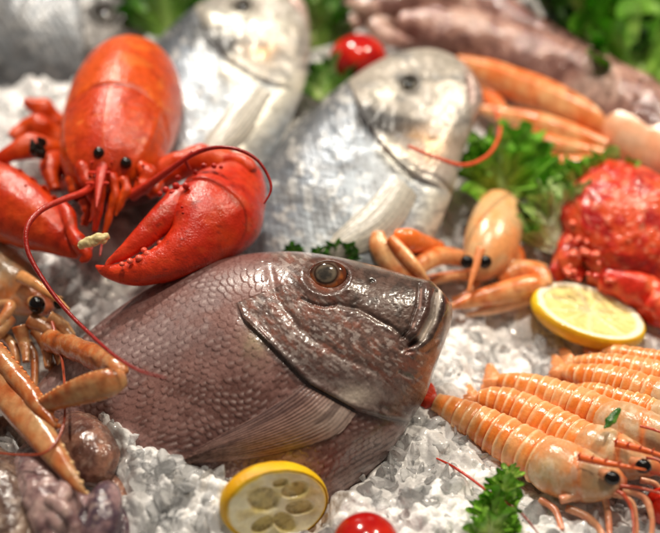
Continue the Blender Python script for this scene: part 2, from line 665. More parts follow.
def scales(X, Y, ang, la, lc, warp=2.0, seed=1):
    """overlapping scale pattern; returns height 0..1, lateral -1..1, random id"""
    ca, sa = math.cos(math.radians(ang)), math.sin(math.radians(ang))
    wx = warp * vnoise(xyz(X * 0.02, Y * 0.02, 1.1), seed)
    wy = warp * vnoise(xyz(X * 0.02, Y * 0.02, 7.7), seed + 1)
    x, y = X + wx, Y + wy
    p = (x * ca - y * sa) / la
    q = (x * sa + y * ca) / lc
    bp = np.full(X.shape, -1e9)
    h = np.zeros_like(bp)
    lat = np.zeros_like(bp)
    rid = np.zeros_like(bp)
    R = 0.78
    for dj in (-1, 0, 1):
        j = np.round(q) + dj
        sh = 0.5 * (np.mod(j, 2))
        for di in (-1, 0, 1, 2):
            i = np.floor(p - sh) + di
            ci = i + sh
            jx = _hash(i.astype(np.int64), j.astype(np.int64), np.full_like(j, 3).astype(np.int64), seed) - 0.5
            jy = _hash(i.astype(np.int64), j.astype(np.int64), np.full_like(j, 5).astype(np.int64), seed) - 0.5
            dp, dq = p - ci - 0.22 * jx, q - j - 0.2 * jy
            ins = ((dp / 1.02) ** 2 + (dq / 0.70) ** 2 < 1)
            ok = ins & (ci > bp)
            bp = np.where(ok, ci, bp)
            h = np.where(ok, (0.5 - dp) / 1.5, h)
            lat = np.where(ok, dq / 0.7, lat)
            rid = np.where(ok, _hash(i.astype(np.int64), j.astype(np.int64), np.zeros_like(j).astype(np.int64), seed), rid)
    return np.clip(h, 0, 1), lat, rid


def snapper():
    T = [(15, 415), (55, 365), (95, 327), (140, 294), (190, 269), (245, 255), (292, 252), (335, 257), (375, 266), (410, 276), (430, 281), (438, 288), (446, 297)]
    B = [(60, 500), (95, 545), (170, 560), (250, 552), (312, 528), (352, 492), (388, 455), (411, 420), (426, 395), (435, 368), (447, 336), (452, 319), (452, 305)]
    W = [1.2, 2.2, 2.9, 3.5, 3.9, 4.0, 3.8, 3.4, 2.9, 2.3, 1.8, 1.3, 0.5]
    S = FishShape(T, B, W, at(290, 370, 3.3), 10, 39, 600, 460)
    X, Y = S.X, S.Y
    OP = [(236, 300), (243, 318), (262, 336), (281, 355), (311, 385), (355, 409), (385, 418), (415, 424)]
    d, sg, tt = poly_sd(X, Y, OP)
    sd = d * sg                                   # + on the head side
    dis = 0.22 * np.where(sd > 0, np.exp(-sd / 42), 0) * smooth(0, 0.2, tt)
    dis = dis - 0.10 * np.exp(-(np.minimum(sd, 0) / 7) ** 2) * (sd <= 0) * smooth(0.0, 0.15, tt)
    lip = np.exp(-((sd - 3) / 2.6) ** 2) * smooth(0, 0.2, tt)
    dis = dis + 0.06 * lip
    # membrane flap in front of the gill opening
    d2, s2, _ = poly_sd(X, Y, [(240, 322), (247, 342), (258, 360), (276, 376)])
    flap = np.exp(-(np.hypot((X - 257), (Y - 342) * 0.75) / 13) ** 2) * (sd < 1)
    dis = dis + 0.12 * flap
    # preopercle and cheek creases
    for pts, w, amp in (([(268, 262), (276, 296), (300, 330), (340, 356), (392, 378)], 5, -0.10), ([(300, 298), (312, 304), (324, 307), (338, 305)], 1.8, -0.13),
                        ([(330, 303), (358, 309), (392, 327), (414, 345)], 2.6, -0.10), ([(352, 300), (376, 318), (402, 352)], 3.5, -0.05),
                        ([(419, 281), (418, 304), (409, 330), (399, 340)], 1.8, -0.15), ([(437, 288), (435, 300), (433, 316), (421, 338), (402, 350)], 2.2, -0.42),
                        ([(404, 352), (425, 352), (440, 340)], 2.2, -0.12), ([(396, 372), (415, 380), (434, 366)], 2.5, -0.10)):
        dd, _, t2 = poly_sd(X, Y, pts)
        dis = dis + amp * np.exp(-(dd / w) ** 2) * smooth(0, 0.06, t2) * (1 - 0.8 * smooth(0.9, 1, t2))
    dl, _, _ = poly_sd(X, Y, [(428, 284), (427, 308), (417, 333)])
    uplip = np.exp(-(dl / 6) ** 2)
    dis = dis + 0.28 * uplip
    dj, _, tj = poly_sd(X, Y, [(445, 297), (442, 318), (432, 340), (416, 352)])
    dis = dis + 0.30 * np.exp(-(dj / 6) ** 2)
    # eye socket
    er = np.hypot((X - 328) / 22.0, (Y - 276) / 18.0)
    dis = dis + 0.15 * np.exp(-((er - 1.08) / 0.25) ** 2) - 0.45 * np.exp(-(er / 0.75) ** 4)
    dis = dis + 0.15 * np.exp(-((er - 1.3) / 0.5) ** 2)
    nostr = np.exp(-(np.hypot((X - 372), (Y - 281) * 1.4) / 3.0) ** 2)
    dis = dis - 0.16 * nostr
    # scales over the body, smaller on nape and throat
    nape = smooth(262, 300, X - 0.5 * (Y - 255))
    body = smooth(2, -6, sd) * np.ones_like(X)
    body = np.where(tt < 0.02, 1 - smooth(250, 300, X), body)
    h, lat, rid = scales(X, Y, 27, 8.6, 6.4, 14.0)
    hs, ls, rs = scales(X, Y, 33, 7.0, 4.6, seed=5)
    throat = smooth(330, 370, X + (Y - 440) * 0.3) * smooth(425, 440, Y + 0.05 * (X - 380)) * body
    hh = h * (1 - throat) + hs * throat
    dis = dis + ((0.018 + 0.035 * rid) * h ** 1.2 * (1 - 0.25 * lat ** 2) * (1 - throat) + 0.06 * hs * throat) * body
    # streaky skin of the head
    ca, sa = math.cos(math.radians(-38)), math.sin(math.radians(-38))
    q1, q2 = X * ca - Y * sa, X * sa + Y * ca
    streak = 0.75 * fbm(xyz(q1 * 0.085, q2 * 0.22, 3.3), 4, 21) + 0.45 * fbm(xyz(X * 0.16, Y * 0.16, 5.3), 3, 25)
    head = 1 - body
    snout = head * smooth(338, 352, X) * smooth(6, -6, Y - (303 + (X - 330) * 0.52))
    cheek = head * (1 - snout)
    dis = dis + 0.012 * streak * cheek + 0.012 * fbm(xyz(X * 0.35, Y * 0.35, 8), 3, 4) * head
    # lower edge wrinkles of the breast
    wr = np.sin((q1 * 0.55 + 2.5 * vnoise(xyz(X * 0.06, Y * 0.06, 2), 8)))
    dis = dis + 0.03 * wr * throat
    # skin colours, with the gloss of the back painted in
    n1 = fbm(xyz(X * 0.02, Y * 0.02, 0.3), 4, 31)
    n2 = fbm(xyz(X * 0.13, Y * 0.13, 0.3), 3, 41)
    c = mix(lin(138, 102, 96), lin(98, 64, 58), smooth(-0.5, 0.5, n1 + 0.4 * n2))
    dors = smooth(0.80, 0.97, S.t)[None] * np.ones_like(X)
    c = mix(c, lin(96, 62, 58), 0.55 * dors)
    sheen = np.exp(-((S.t[None] - 0.80) / 0.13) ** 2) * smooth(285, 190, X) * body  # silvery gloss along the back, a highlight painted into the skin colour
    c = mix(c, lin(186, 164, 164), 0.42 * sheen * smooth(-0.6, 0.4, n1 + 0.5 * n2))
    dash = np.exp(-((lat + 0.1) / 0.30) ** 2) * np.exp(-((h - 0.5) / 0.24) ** 2) * smooth(0.15, 0.7, rid + 0.35 * n1)
    c = mix(c, lin(212, 192, 188), np.clip(0.24 + 0.3 * n1 + 0.15 * n2, 0.05, 0.7) * dash * body * (1 - throat))
    edge = smooth(0.55, 0.95, np.abs(lat)) + smooth(0.88, 1.0, h)
    c = mix(c, lin(72, 42, 40), (0.15 + 0.3 * rid) * np.clip(edge, 0, 1) * body * (1 - throat))
    c = mix(c, mix(lin(148, 126, 120), lin(84, 62, 58), smooth(0.2, 0.9, np.abs(ls) + 0.3 * n2)), throat * 0.85)
    ck = mix(lin(104, 78, 70), lin(122, 76, 62), smooth(-0.1, 0.55, streak))
    ck = mix(ck, lin(70, 50, 46), 0.7 * smooth(0.1, 0.6, -streak))
    fleck = smooth(0.22, 0.5, fbm(xyz(q1 * 0.16, q2 * 0.42, 5.1), 4, 77) + 0.25 * n1)
    ck = mix(ck, lin(176, 162, 156), 0.55 * fleck)
    c = mix(c, ck, cheek)
    c = mix(c, mix(lin(86, 64, 56), lin(60, 44, 38), smooth(-0.4, 0.5, streak * 0.6 + n2)), snout)
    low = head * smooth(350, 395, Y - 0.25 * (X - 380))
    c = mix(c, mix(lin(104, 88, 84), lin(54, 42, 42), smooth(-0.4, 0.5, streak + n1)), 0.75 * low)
    c = mix(c, lin(196, 182, 168), 0.75 * np.exp(-(np.hypot((X - 356) / 17, (Y - 396) / 9)) ** 2) * (sd > 0))
    c = mix(c, lin(186, 168, 138), 0.75 * flap * (0.6 + 0.4 * n2))
    gill = np.exp(-(np.minimum(sd, 0) / 4.5) ** 2) * (sd <= 2) * smooth(0.12, 0.3, tt)
    c = mix(c, lin(48, 30, 27), 0.45 * gill)
    c = mix(c, lin(74, 46, 38), 0.8 * uplip)
    dlp, _, _ = poly_sd(X, Y, [(421, 290), (420, 306), (413, 327)])
    c = mix(c, lin(190, 150, 138), 0.7 * np.exp(-(dlp / 1.4) ** 2) * smooth(-0.3, 0.2, n2))
    dm, _, _ = poly_sd(X, Y, [(439, 291), (437, 306), (433, 320), (422, 338)])
    c = mix(c, lin(216, 204, 192), 0.95 * np.exp(-(dm / 3.2) ** 2))
    jaw = smooth(437, 444, X + (Y - 300) * 0.12) * head
    c = mix(c, lin(58, 40, 36), 0.9 * jaw * smooth(2, 4.2, dm))
    c = mix(c, lin(206, 192, 180), 0.65 * smooth(447, 451, X + (Y - 305) * 0.16) * head)
    c = mix(c, lin(70, 40, 30), 0.8 * np.exp(-((er - 1.1) / 0.25) ** 2))
    c = mix(c, lin(20, 14, 12), nostr)
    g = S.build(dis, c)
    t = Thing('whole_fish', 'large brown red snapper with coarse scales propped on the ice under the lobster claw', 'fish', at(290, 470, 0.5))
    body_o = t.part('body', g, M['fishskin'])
    # eye
    pe = S.point(328.0, 276.0) - S.n * 0.30
    A = np.array([S.u, S.v, S.n])

    def ecol(u):
        r = np.hypot(u[..., 0], u[..., 1] + 0.06)
        a = np.arctan2(u[..., 1], u[..., 0])
        r = np.hypot(u[..., 0] * 1.05 + 0.08, u[..., 1] * 0.95 - 0.10)
        nz = fbm(u * 5, 3, 9)
        cc = mix(lin(58, 54, 50), lin(112, 100, 86), smooth(0.15, 0.55, r + 0.2 * u[..., 0] + 0.15 * nz))
        cc = mix(cc, lin(46, 28, 20), np.exp(-((r - 0.56) / 0.07) ** 2))
        cc = mix(cc, mix(lin(62, 36, 26), mix(lin(166, 92, 46), lin(118, 62, 36), smooth(-0.3, 0.4, nz)), smooth(0.35, -0.25, u[..., 1] - 0.2 * u[..., 0])), smooth(0.54, 0.72, r + 0.05 * nz))
        cc = mix(cc, lin(96, 46, 26), smooth(0.78, 0.9, r))
        return mix(cc, lin(38, 22, 18), smooth(0.93, 0.99, r))
    k = pxs(pe)
    t.part('eye', ball(pe, (21.5 / k, 17.5 / k, 0.66), A, 60, 60, ecol), M['eye'])
    # pectoral fin
    ns, nt = 90, 70
    up = catmull(np.array([(302, 384, 0), (286, 398, 0), (250, 420, 0), (212, 441, 0), (186, 458, 0)], float), ns)
    lo = catmull(np.array([(356, 414, 0), (338, 434, 0), (300, 449, 0), (250, 459, 0), (188, 464, 0)], float), ns)
    kk = np.linspace(0, 1, nt)
    X2 = up[:, 0:1] * (1 - kk) + lo[:, 0:1] * kk
    Y2 = up[:, 1:2] * (1 - kk) + lo[:, 1:2] * kk
    ss = np.linspace(0, 1, ns)[:, None]
    rays = np.cos(kk[None] * 2 * math.pi * 17 + 2.2 * vnoise(xyz(ss * 6, kk[None] * 2, 1), 4))
    off = 0.10 + 0.42 * np.sin(np.clip(kk, 0, 1) * math.pi)[None] ** 0.7 * (0.55 + 0.6 * ss) + 0.03 * rays * (0.3 + ss) * (1 + 0.8 * vnoise(xyz(kk[None] * 9, ss * 2, 3.0), 6)) + 0.35 * ss * (1 - kk[None])
    off = off * (smooth(0, 0.12, ss) * 0.45 + 0.55)
    Pf = S.point(X2, Y2)
    top = Pf + S.n * off[..., None]
    bot = Pf + S.n * (off - 0.12)[..., None]
    cf = mix(lin(150, 118, 108), lin(84, 56, 52), smooth(-0.3, 0.9, -rays))
    cf = mix(cf, lin(196, 178, 168), 0.75 * np.exp(-(((kk[None] - 0.8) / 0.3) ** 2 + ((ss - 0.06) / 0.2) ** 2)))
    cf = mix(cf, lin(64, 42, 42), 0.6 * smooth(0.15, 0.6, fbm(xyz(ss * 3, kk[None] * 14, 1.0), 3, 9)))
    cf = mix(cf, lin(70, 50, 50), 0.5 * smooth(0.45, 0.0, kk[None] + 0 * ss))
    gf = Geo().add(top, grid_faces(ns, nt), col=cf).add(bot, grid_faces(ns, nt)[:, ::-1], col=cf)
    o2 = ns * nt
    for row in (np.arange(nt), (ns - 1) * nt + np.arange(nt), np.arange(ns) * nt, np.arange(ns) * nt + nt - 1):
        gf.q.append(np.stack([row[:-1], row[1:], row[1:] + o2, row[:-1] + o2], -1))
    t.part('pectoral_fin', gf, M['fin'])
    return S


def bream(T, B, W, h, lean, yaw, label, eye, blot, peach, gillx, dark=0.0, white=None, fin=None):
    cx = sum(p[0] for p in T + B) / len(T + B)
    cy = sum(p[1] for p in T + B) / len(T + B)
    S = FishShape(T, B, W, G(cx, cy, h), yaw, lean, 220, 160)
    X, Y = S.X, S.Y
    ang = math.degrees(math.atan2(-((T[-3][1] + B[-3][1]) - (T[1][1] + B[1][1])), (T[-3][0] + B[-3][0]) - (T[1][0] + B[1][0])))
    d, sg, tt = poly_sd(X, Y, gillx)
    sd = d * sg
    inn = smooth(0, 0.1, tt) * (1 - smooth(0.9, 1, tt))
    dis = 0.4 * np.where(sd > 0, np.exp(-sd / 25), 0) * inn - 0.12 * np.exp(-(sd / 4) ** 2) * inn
    h_, lat, rid = scales(X, Y, ang, 7.5, 5.5, seed=11)
    bodym = smooth(3, -3, sd)
    dis = dis + 0.05 * h_ * bodym
    n1 = fbm(xyz(X * 0.03, Y * 0.03, 0.3), 4, 12)
    n2 = fbm(xyz(X * 0.12, Y * 0.12, 0.9), 3, 5)
    dis = dis + 0.05 * n2 * (1 - bodym) + 0.1 * n1
    t = S.t[None] * np.ones_like(X)
    c = mix(lin(190, 200, 208), lin(124, 134, 146), smooth(0.3, 0.7, t + 0.1 * n1))
    c = mix(c, lin(74, 78, 84), smooth(0.62, 0.93, t + 0.08 * n1))
    c = mix(c, lin(122, 124, 128), 0.45 * smooth(0.3, 0.9, rid) * bodym)
    c = mix(c, lin(240, 238, 232), 0.4 * smooth(0.2, 0.6, n2 + n1 * 0.5))
    c = mix(c, lin(214, 202, 186), 0.7 * (1 - bodym))
    c = mix(c, lin(168, 160, 148), 0.7 * (1 - bodym) * smooth(-0.1, 0.5, n1 + n2))
    ex, ey, er_ = eye
    er = np.hypot(X - ex, (Y - ey) * 1.25) / er_
    c = mix(c, lin(48, 44, 40), 0.9 * np.exp(-((er - 0.9 + 0.5 * n2) / 0.8) ** 2) * (0.8 + 0.3 * n2))
    dis = dis - 0.35 * np.exp(-(er / 0.9) ** 4) + 0.2 * np.exp(-((er - 1.2) / 0.3) ** 2)
    if blot:
        bd, _, _ = poly_sd(X, Y, blot[0])
        c = mix(c, lin(12, 12, 14), np.clip(1.35 * np.exp(-(bd / blot[1]) ** 2) * (0.95 + 0.25 * n2), 0, 0.97))
    if peach:
        pd = np.hypot(X - peach[0], (Y - peach[1]) * 1.3) / peach[2]
        c = mix(c, lin(232, 184, 132), 0.85 * np.exp(-pd ** 2))
    if white:
        for pts, w in white:
            wd_, _, _ = poly_sd(X, Y, pts)
            k = np.exp(-(wd_ / w) ** 2)
            c = mix(c, lin(250, 246, 230), 0.9 * k)
            dis = dis + 0.25 * k
    c = mix(c, lin(120, 122, 124), 0.55 * smooth(0.15, 0.7, fbm(xyz(X * 0.05, Y * 0.09, 6.1), 4, 33)))
    sn = smooth(0.93, 0.965, S.s)[:, None] * np.ones_like(X)
    mo = np.exp(-((S.s[:, None] - 0.955) / 0.008) ** 2) * smooth(0.2, 0.3, t) * smooth(0.75, 0.5, t)
    dis = dis - 0.3 * mo
    c = mix(c, lin(206, 160, 150), 0.45 * sn)
    c = mix(c, lin(120, 70, 62), 0.7 * mo)
    c = c * (1 - dark) + np.asarray(lin(78, 76, 76)) * dark * (0.7 + 0.5 * smooth(-0.5, 0.6, n1 + n2))[..., None]
    th = Thing('whole_fish', label, 'fish', G(cx, cy, 0.2), 'silver sea breams')
    th.part('body', S.build(dis, c), M['bream'])
    if fin:
        nf, mf = 40, 30
        a_ = catmull(np.array([(*q, 0) for q in fin[0]], float), nf)
        b_ = catmull(np.array([(*q, 0) for q in fin[1]], float), nf)
        kk = np.linspace(0, 1, mf)
        FX, FY = a_[:, 0:1] * (1 - kk) + b_[:, 0:1] * kk, a_[:, 1:2] * (1 - kk) + b_[:, 1:2] * kk
        ss = np.linspace(0, 1, nf)[:, None]
        off = 0.15 + 0.55 * np.sin(kk * math.pi)[None] * (0.4 + 0.6 * ss) + 0.04 * np.cos(kk * 70)[None] * ss
        pf = S.point(FX, FY)
        cf = mix(lin(196, 190, 176), lin(144, 142, 136), smooth(-0.5, 0.8, np.cos(kk * 70)[None] * (0.3 + ss)))
        gf = Geo().add(pf + S.n * off[..., None], grid_faces(nf, mf), col=cf).add(pf + S.n * (off - 0.1)[..., None], grid_faces(nf, mf)[:, ::-1], col=cf)
        th.part('pectoral_fin', gf, M['fin'])
    pe = S.point(float(ex), float(ey)) - S.n * 0.28
    k = er_ / pxs(pe)

    def ecol(u):
        r = np.hypot(u[..., 0], u[..., 1])
        return mix(mix(lin(28, 26, 26), lin(92, 86, 70), smooth(0.6, 0.75, r)), lin(60, 52, 44), smooth(0.85, 0.97, r))
    th.part('eye', ball(pe, (k, k * 0.8, 0.36), np.array([S.u, S.v, S.n]), 30, 30, ecol), M['eye'])
    return S


SNAP = snapper()
B3 = bream([(225, 225), (262, 166), (305, 118), (350, 80), (392, 56), (432, 50), (464, 64), (480, 88)],
           [(300, 335), (350, 310), (400, 284), (432, 240), (452, 194), (462, 156), (474, 124), (483, 100)],
           [1.2, 2.0, 2.3, 2.3, 2.1, 1.7, 1.1, 0.4], 2.6, 24, 16,
           'silver bream with black gill blotch lying below the cherry tomato in the middle', (409, 84, 9),
           ([(366, 118), (388, 126), (414, 132)], 14), (428, 148, 22), [(350, 84), (362, 116), (384, 150), (412, 176), (448, 192)],
           white=[([(386, 150), (398, 166), (408, 172)], 8), ([(378, 97), (390, 94)], 7), ([(435, 200), (425, 240)], 14)], dark=0.22, fin=([(392, 176), (368, 204), (338, 232), (318, 258)], [(418, 196), (398, 232), (368, 252), (322, 264)]))
B2 = bream([(95, 150), (125, 95), (150, 52), (178, 22), (206, 2), (240, -14), (272, -18), (296, -6)],
           [(170, 265), (205, 245), (245, 195), (280, 140), (302, 92), (309, 58), (310, 30), (307, 8)],
           [1.2, 2.0, 2.3, 2.3, 2.1, 1.7, 1.1, 0.4], 2.8, 22, 16,
           'silver white bream with open pale belly flap lying behind the lobster beside the cherry tomato', (242, 8, 9),
           ([(202, 34), (214, 40), (226, 48)], 14), (264, 52, 14), [(196, 8), (206, 36), (230, 62), (262, 82), (300, 92)],
           white=[([(300, 82), (270, 110), (240, 150), (220, 185)], 13), ([(215, 20), (250, 26), (280, 30)], 9), ([(228, 72), (250, 84), (244, 105)], 10)], dark=0.05, fin=([(252, 84), (228, 110), (206, 140), (192, 170)], [(276, 98), (256, 136), (230, 160), (196, 176)]))
B1 = bream([(-90, -40), (-40, -62), (10, -64), (50, -54), (90, -36), (122, -14), (140, 2), (146, 14)],
           [(-90, 40), (-40, 76), (10, 92), (60, 92), (108, 78), (134, 54), (146, 34), (148, 22)],
           [1.2, 2.0, 2.3, 2.3, 2.1, 1.7, 1.1, 0.4], 2.2, 22, 4,
           'dark grey bream lying at the back left behind the lobster shell', (104, 14, 10),
           None, None, [(70, -44), (78, -10), (84, 30), (84, 80)], dark=0.8)

# ------------------------------------------------------------------ lobster
RED, ORG = lin(190, 36, 8), lin(218, 84, 12)


def lobcol(bias=0.0, orange=0.4, seed=2):
    def f(s, a, v):
        n = fbm(v * 0.35, 4, seed)
        n2 = fbm(v * 2.2, 3, seed + 3)
        c = mix(RED, ORG, np.clip(orange + bias + 0.45 * n, 0, 1))
        c = mix(c, lin(160, 28, 18), 0.25 * smooth(0.1, 0.7, n2))
        return mix(c, lin(238, 120, 60), 0.14 * smooth(0.25, 0.8, -n2))
    return f


def bump_row(pts, r, col):
    g = Geo()
    for p in pts:
        g.join(ball(p, r * (0.8 + 0.5 * random.random()), n=10, m=8, col=col))
    return g


def lobster():
    base = G(110, 190, 0.2)
    t = Thing('lobster', 'whole cooked red lobster facing forward with claws spread over the ice', 'lobster', base)
    Pf = atl(103, 182, 7.6)
    ax = nrm((0.0, 1.0, 0.12))
    dp0 = float(np.dot(Pf - CAM, FWD))

    def dp(px, py, dd):
        return CAM + ray(px, py) * (dp0 + dd)

    rows = []
    for dist, hw, up in ((0, 0.8, 0.6), (0.5, 2.3, 1.4), (1.6, 3.4, 2.3), (3.6, 4.2, 3.2), (7.0, 4.7, 4.1), (10.0, 4.7, 4.4), (12.6, 4.25, 4.1), (14.4, 3.3, 3.2), (15.5, 2.0, 2.0), (15.9, 0.5, 0.5)):
        p = Pf + ax * dist - np.array((0, 0, 1)) * (0.25 + 0.10 * dist)
        rows.append((*p, hw * 0.83, up * 0.98))

    def cmod(s, a):
        top = np.clip(np.sin(a), 0, 1)
        sc = s + 0.10 * (1 - top) ** 1.5 - 0.02
        groove = np.exp(-((sc - 0.37) / 0.012) ** 2) * smooth(0.75, 0.95, top)
        mid = np.exp(-((a - math.pi / 2) / 0.035) ** 2)
        fr = 0.03 * (sc < 0.37) * np.exp(-(0.37 - sc) / 0.1) * (top > 0.1)
        side = 0.035 * np.exp(-((np.abs(a - math.pi / 2) - 0.95) / 0.09) ** 2) * smooth(0.5, 0.2, s)
        return 1 - 0.02 * groove + 0.008 * mid - 0.4 * fr + side

    def ccol(s, a, v):
        c = lobcol(0.0, 0.62, 2)(s, a, v)
        top = np.clip(np.sin(a), 0, 1)
        sc = s + 0.10 * (1 - top) ** 1.5 - 0.02
        c = mix(c, lin(200, 44, 14), 0.45 * (sc < 0.37) * smooth(0.3, 0.8, top))
        c = mix(c, ORG, 0.6 * (sc >= 0.37))
        c = mix(c, lin(150, 34, 20), 0.8 * np.exp(-((sc - 0.37) / 0.008) ** 2) * smooth(0.90, 0.98, top))
        c = mix(c, lin(238, 110, 60), 0.35 * np.exp(-((a - math.pi / 2) / 0.03) ** 2))
        blot = smooth(0.35, 0.5, fbm(v * 0.8, 3, 19))
        c = mix(c, lin(150, 28, 14), 0.35 * smooth(0.1, 0.6, fbm(v * 1.3, 4, 23)))
        c = mix(c, lin(236, 128, 52), 0.5 * smooth(0.45, 0.62, vnoise(v * 3.2, 27)) * smooth(0.2, 0.5, fbm(v * 0.5, 2, 28)))
        return mix(c, lin(240, 140, 50), 0.3 * blot * (sc > 0.37))
    car = t.part('carapace', limb(rows, 150, 120, ref=(0, 0, 1), mod=cmod, col=ccol, lower=0.75), M['lobster'])
    # rostrum and its spines
    ros = limb([(*(Pf + ax * 2.2 + np.array((0, 0, 1.25))), 0.55, 0.35), (*(Pf + ax * 0.6 + np.array((0, 0, 0.8))), 0.42, 0.32), (*(Pf - ax * 1.4 + np.array((0, 0, 0.35))), 0.22, 0.2), (*(Pf - ax * 2.6 + np.array((0, 0, 0.1))), 0.03, 0.03)], 24, 12, ref=(0, 0, 1), col=lin(206, 64, 50))
    for k, sx in ((0.8, 1), (0.8, -1), (-0.1, 1), (-0.1, -1), (-1.0, 1), (-1.0, -1)):
        p = Pf + ax * k + np.array((0.38 * sx, 0, 0.75 + 0.1 * k))
        ros.join(limb([(*p, 0.14, 0.14), (*(p + np.array((0.22 * sx, -0.25, 0.22))), 0.08, 0.08), (*(p + np.array((0.3 * sx, -0.55, 0.4))), 0.015, 0.015)], 8, 8, col=lin(214, 60, 44)))
    for sx, px_, py_ in ((-1, 100, 147), (1, 124, 149), (1, 134, 143), (-1, 93, 152)):
        p = atl(px_, py_, 9.0)
        ros.join(limb([(*(p + np.array((0, 0.3, -0.3))), 0.2, 0.2), (*(p + np.array((0.05 * sx, -0.3, 0.25))), 0.02, 0.02)], 8, 8, col=lin(170, 36, 26)))
    t.part('rostrum', ros, M['lobster'])
    # eyes on stalks
    for ex, ey in ((99, 153), (126, 163)):
        pe = dp(ex, ey, -0.15)
        st = limb([(*(pe + FWD * 1.6 + np.array((0, 0, -0.4))), 0.35, 0.35), (*(pe + FWD * 0.3), 0.42, 0.42)], 8, 12, col=lin(150, 40, 24))
        so = t.part('eye_stalk', st, M['lobster'])
        t.part('eye', ball(pe, 0.38, n=24, m=16, col=lin(30, 20, 16)), M['eye'], parent=so)
    # mouth parts, antenna bases
    mp = Geo()
    for rws in ([(88, 158, 0.9, 6), (83, 168, 0.1, 8), (87, 181, -0.3, 7), (94, 194, -0.1, 5)], [(136, 164, 0.9, 7), (147, 173, 0.2, 9), (143, 186, -0.1, 8), (132, 195, -0.1, 5)],
                [(104, 172, -0.2, 5), (100, 190, -0.5, 6), (98, 210, -0.7, 5), (95, 232, -0.9, 3)], [(112, 174, -0.2, 5), (115, 192, -0.5, 5), (110, 212, -0.7, 4), (104, 236, -0.9, 2.5)],
                [(96, 176, -0.2, 4), (91, 192, -0.4, 5), (95, 206, -0.5, 4), (90, 222, -0.6, 2)], [(122, 178, -0.1, 5), (127, 190, -0.4, 5), (120, 204, -0.5, 4), (116, 216, -0.6, 2)],
                [(150, 178, 1.6, 8), (156, 186, 1.0, 8), (148, 196, 0.8, 6)], [(78, 172, 1.4, 8), (74, 184, 1.0, 8), (80, 196, 0.8, 6)], [(84, 200, 0.6, 6), (88, 212, 0.3, 6), (84, 226, 0.2, 4)]):
        q = [(dp(r[0], r[1], r[2]), r[3]) for r in rws]
        mp.join(limb([(*p, w / pxs(p), 0.9 * w / pxs(p)) for p, w in q], 22, 14, col=lobcol(-0.05, 0.35, int(rws[0][0])), mod=lambda s, a: 1 + 0.12 * np.sin(s * 19), noise=(0.06, 1.6, 3)))
    for x_, y_, d_, k in ((92, 151, 0.8, 1), (96, 144, 1.1, 1.2), (107, 146, 0.8, 1), (113, 152, 0.5, 1), (120, 152, 0.8, 1.1), (132, 154, 0.9, 1.2), (137, 161, 0.8, 1), (87, 158, 0.8, 1), (117, 163, 0.2, 1), (104, 162, 0.2, 0.9), (110, 168, -0.2, 0.9), (98, 134, 1.9, 1), (130, 144, 1.6, 1), (144, 168, 0.1, 1.2), (80, 166, 0.1, 1.2), (90, 176, -0.4, 1), (138, 180, -0.2, 1), (150, 176, 0.2, 1)):
        p = dp(x_, y_, d_)
        mp.join(limb([(*(p + FWD * 0.35), 0.16 * k, 0.16 * k), (*p, 0.13 * k, 0.13 * k), (*(p - FWD * 0.25 + np.array((0.03, -0.1, 0.25 * k))), 0.02, 0.02)], 8, 8, col=mix(lin(226, 110, 60), lin(150, 26, 18), random.random())))
    t.part('thorax', limb([(*dp(112, 190, 1.2), 2.9, 1.2), (*dp(114, 186, 3.0), 3.6, 1.6), (*(dp(114, 180, 6.0)), 3.4, 1.6), (*(dp(114, 170, 9.0)), 1, 0.6)], 30, 30, ref=(0, 0, 1), col=lin(96, 22, 14), noise=(0.15, 1.2, 3)), M['lobster'])  # lower body, its dark colour also stands in for the shaded face recess
    t.part('mouth_parts', mp, M['lobster'])
    acol = lin(168, 34, 22)

    def ant(rows, name, lab=None):
        t.part(name, limb(rows, 160, 10, mod=lambda s, a: 1 + 0.04 * np.sin(s * 420), col=lambda s, a, v: mix(lin(196, 50, 30), lin(150, 22, 18), smooth(0.1, 0.5, s))), M['lobster'], label=lab)
    ant(L([(98, 182, 7.4, 4.5, 1), (84, 192, 8.0, 3.6, 1), (62, 200, 8.4, 3.2, 1), (40, 211, 8.6, 3.0, 1), (27, 228, 8.4, 2.8, 1), (28, 252, 7.6, 2.6, 1), (44, 281, 6.6, 2.3, 1), (66, 310, 5.8, 2.1, 1), (92, 336, 5.9, 2.0, 1), (116, 357, 6.4, 1.8, 1), (140, 371, 6.8, 1.5, 1), (166, 378, 7.0, 0.7, 1)], 'lob'), 'antenna')
    ant(L([(132, 196, 7.0, 6, 1), (150, 184, 8.0, 4.5, 1), (168, 171, 9.0, 3.4, 1), (190, 156, 10.0, 2.6, 1), (212, 148, 10.6, 2.2, 1), (236, 149, 10.8, 1.9, 1), (256, 159, 10.4, 1.7, 1), (268, 176, 9.6, 1.5, 1), (271, 190, 9.0, 1.3, 1), (264, 204, 8.4, 0.8, 1)], 'lob'), 'antenna')
    for rws in ([(106, 186, 7.0, 2.4), (103, 204, 6.2, 1.8), (96, 226, 5.2, 1.4), (91, 252, 4.8, 1.0)], [(112, 186, 7.0, 2.2), (108, 206, 6.2, 1.7), (104, 230, 5.4, 1.2), (100, 256, 5.0, 0.8)], [(190, 170, 9, 2), (186, 160, 9.6, 1.6), (192, 151, 10, 1.2)]):
        t.part('antennule', limb(L([(*r, 1) for r in rws], 'lob'), 40, 8, col=acol), M['lobster'])

    # big right claw
    def pmod(s, a):
        return 1 + 0.03 * np.sin(s * 9 + 1) * np.cos(2 * a)

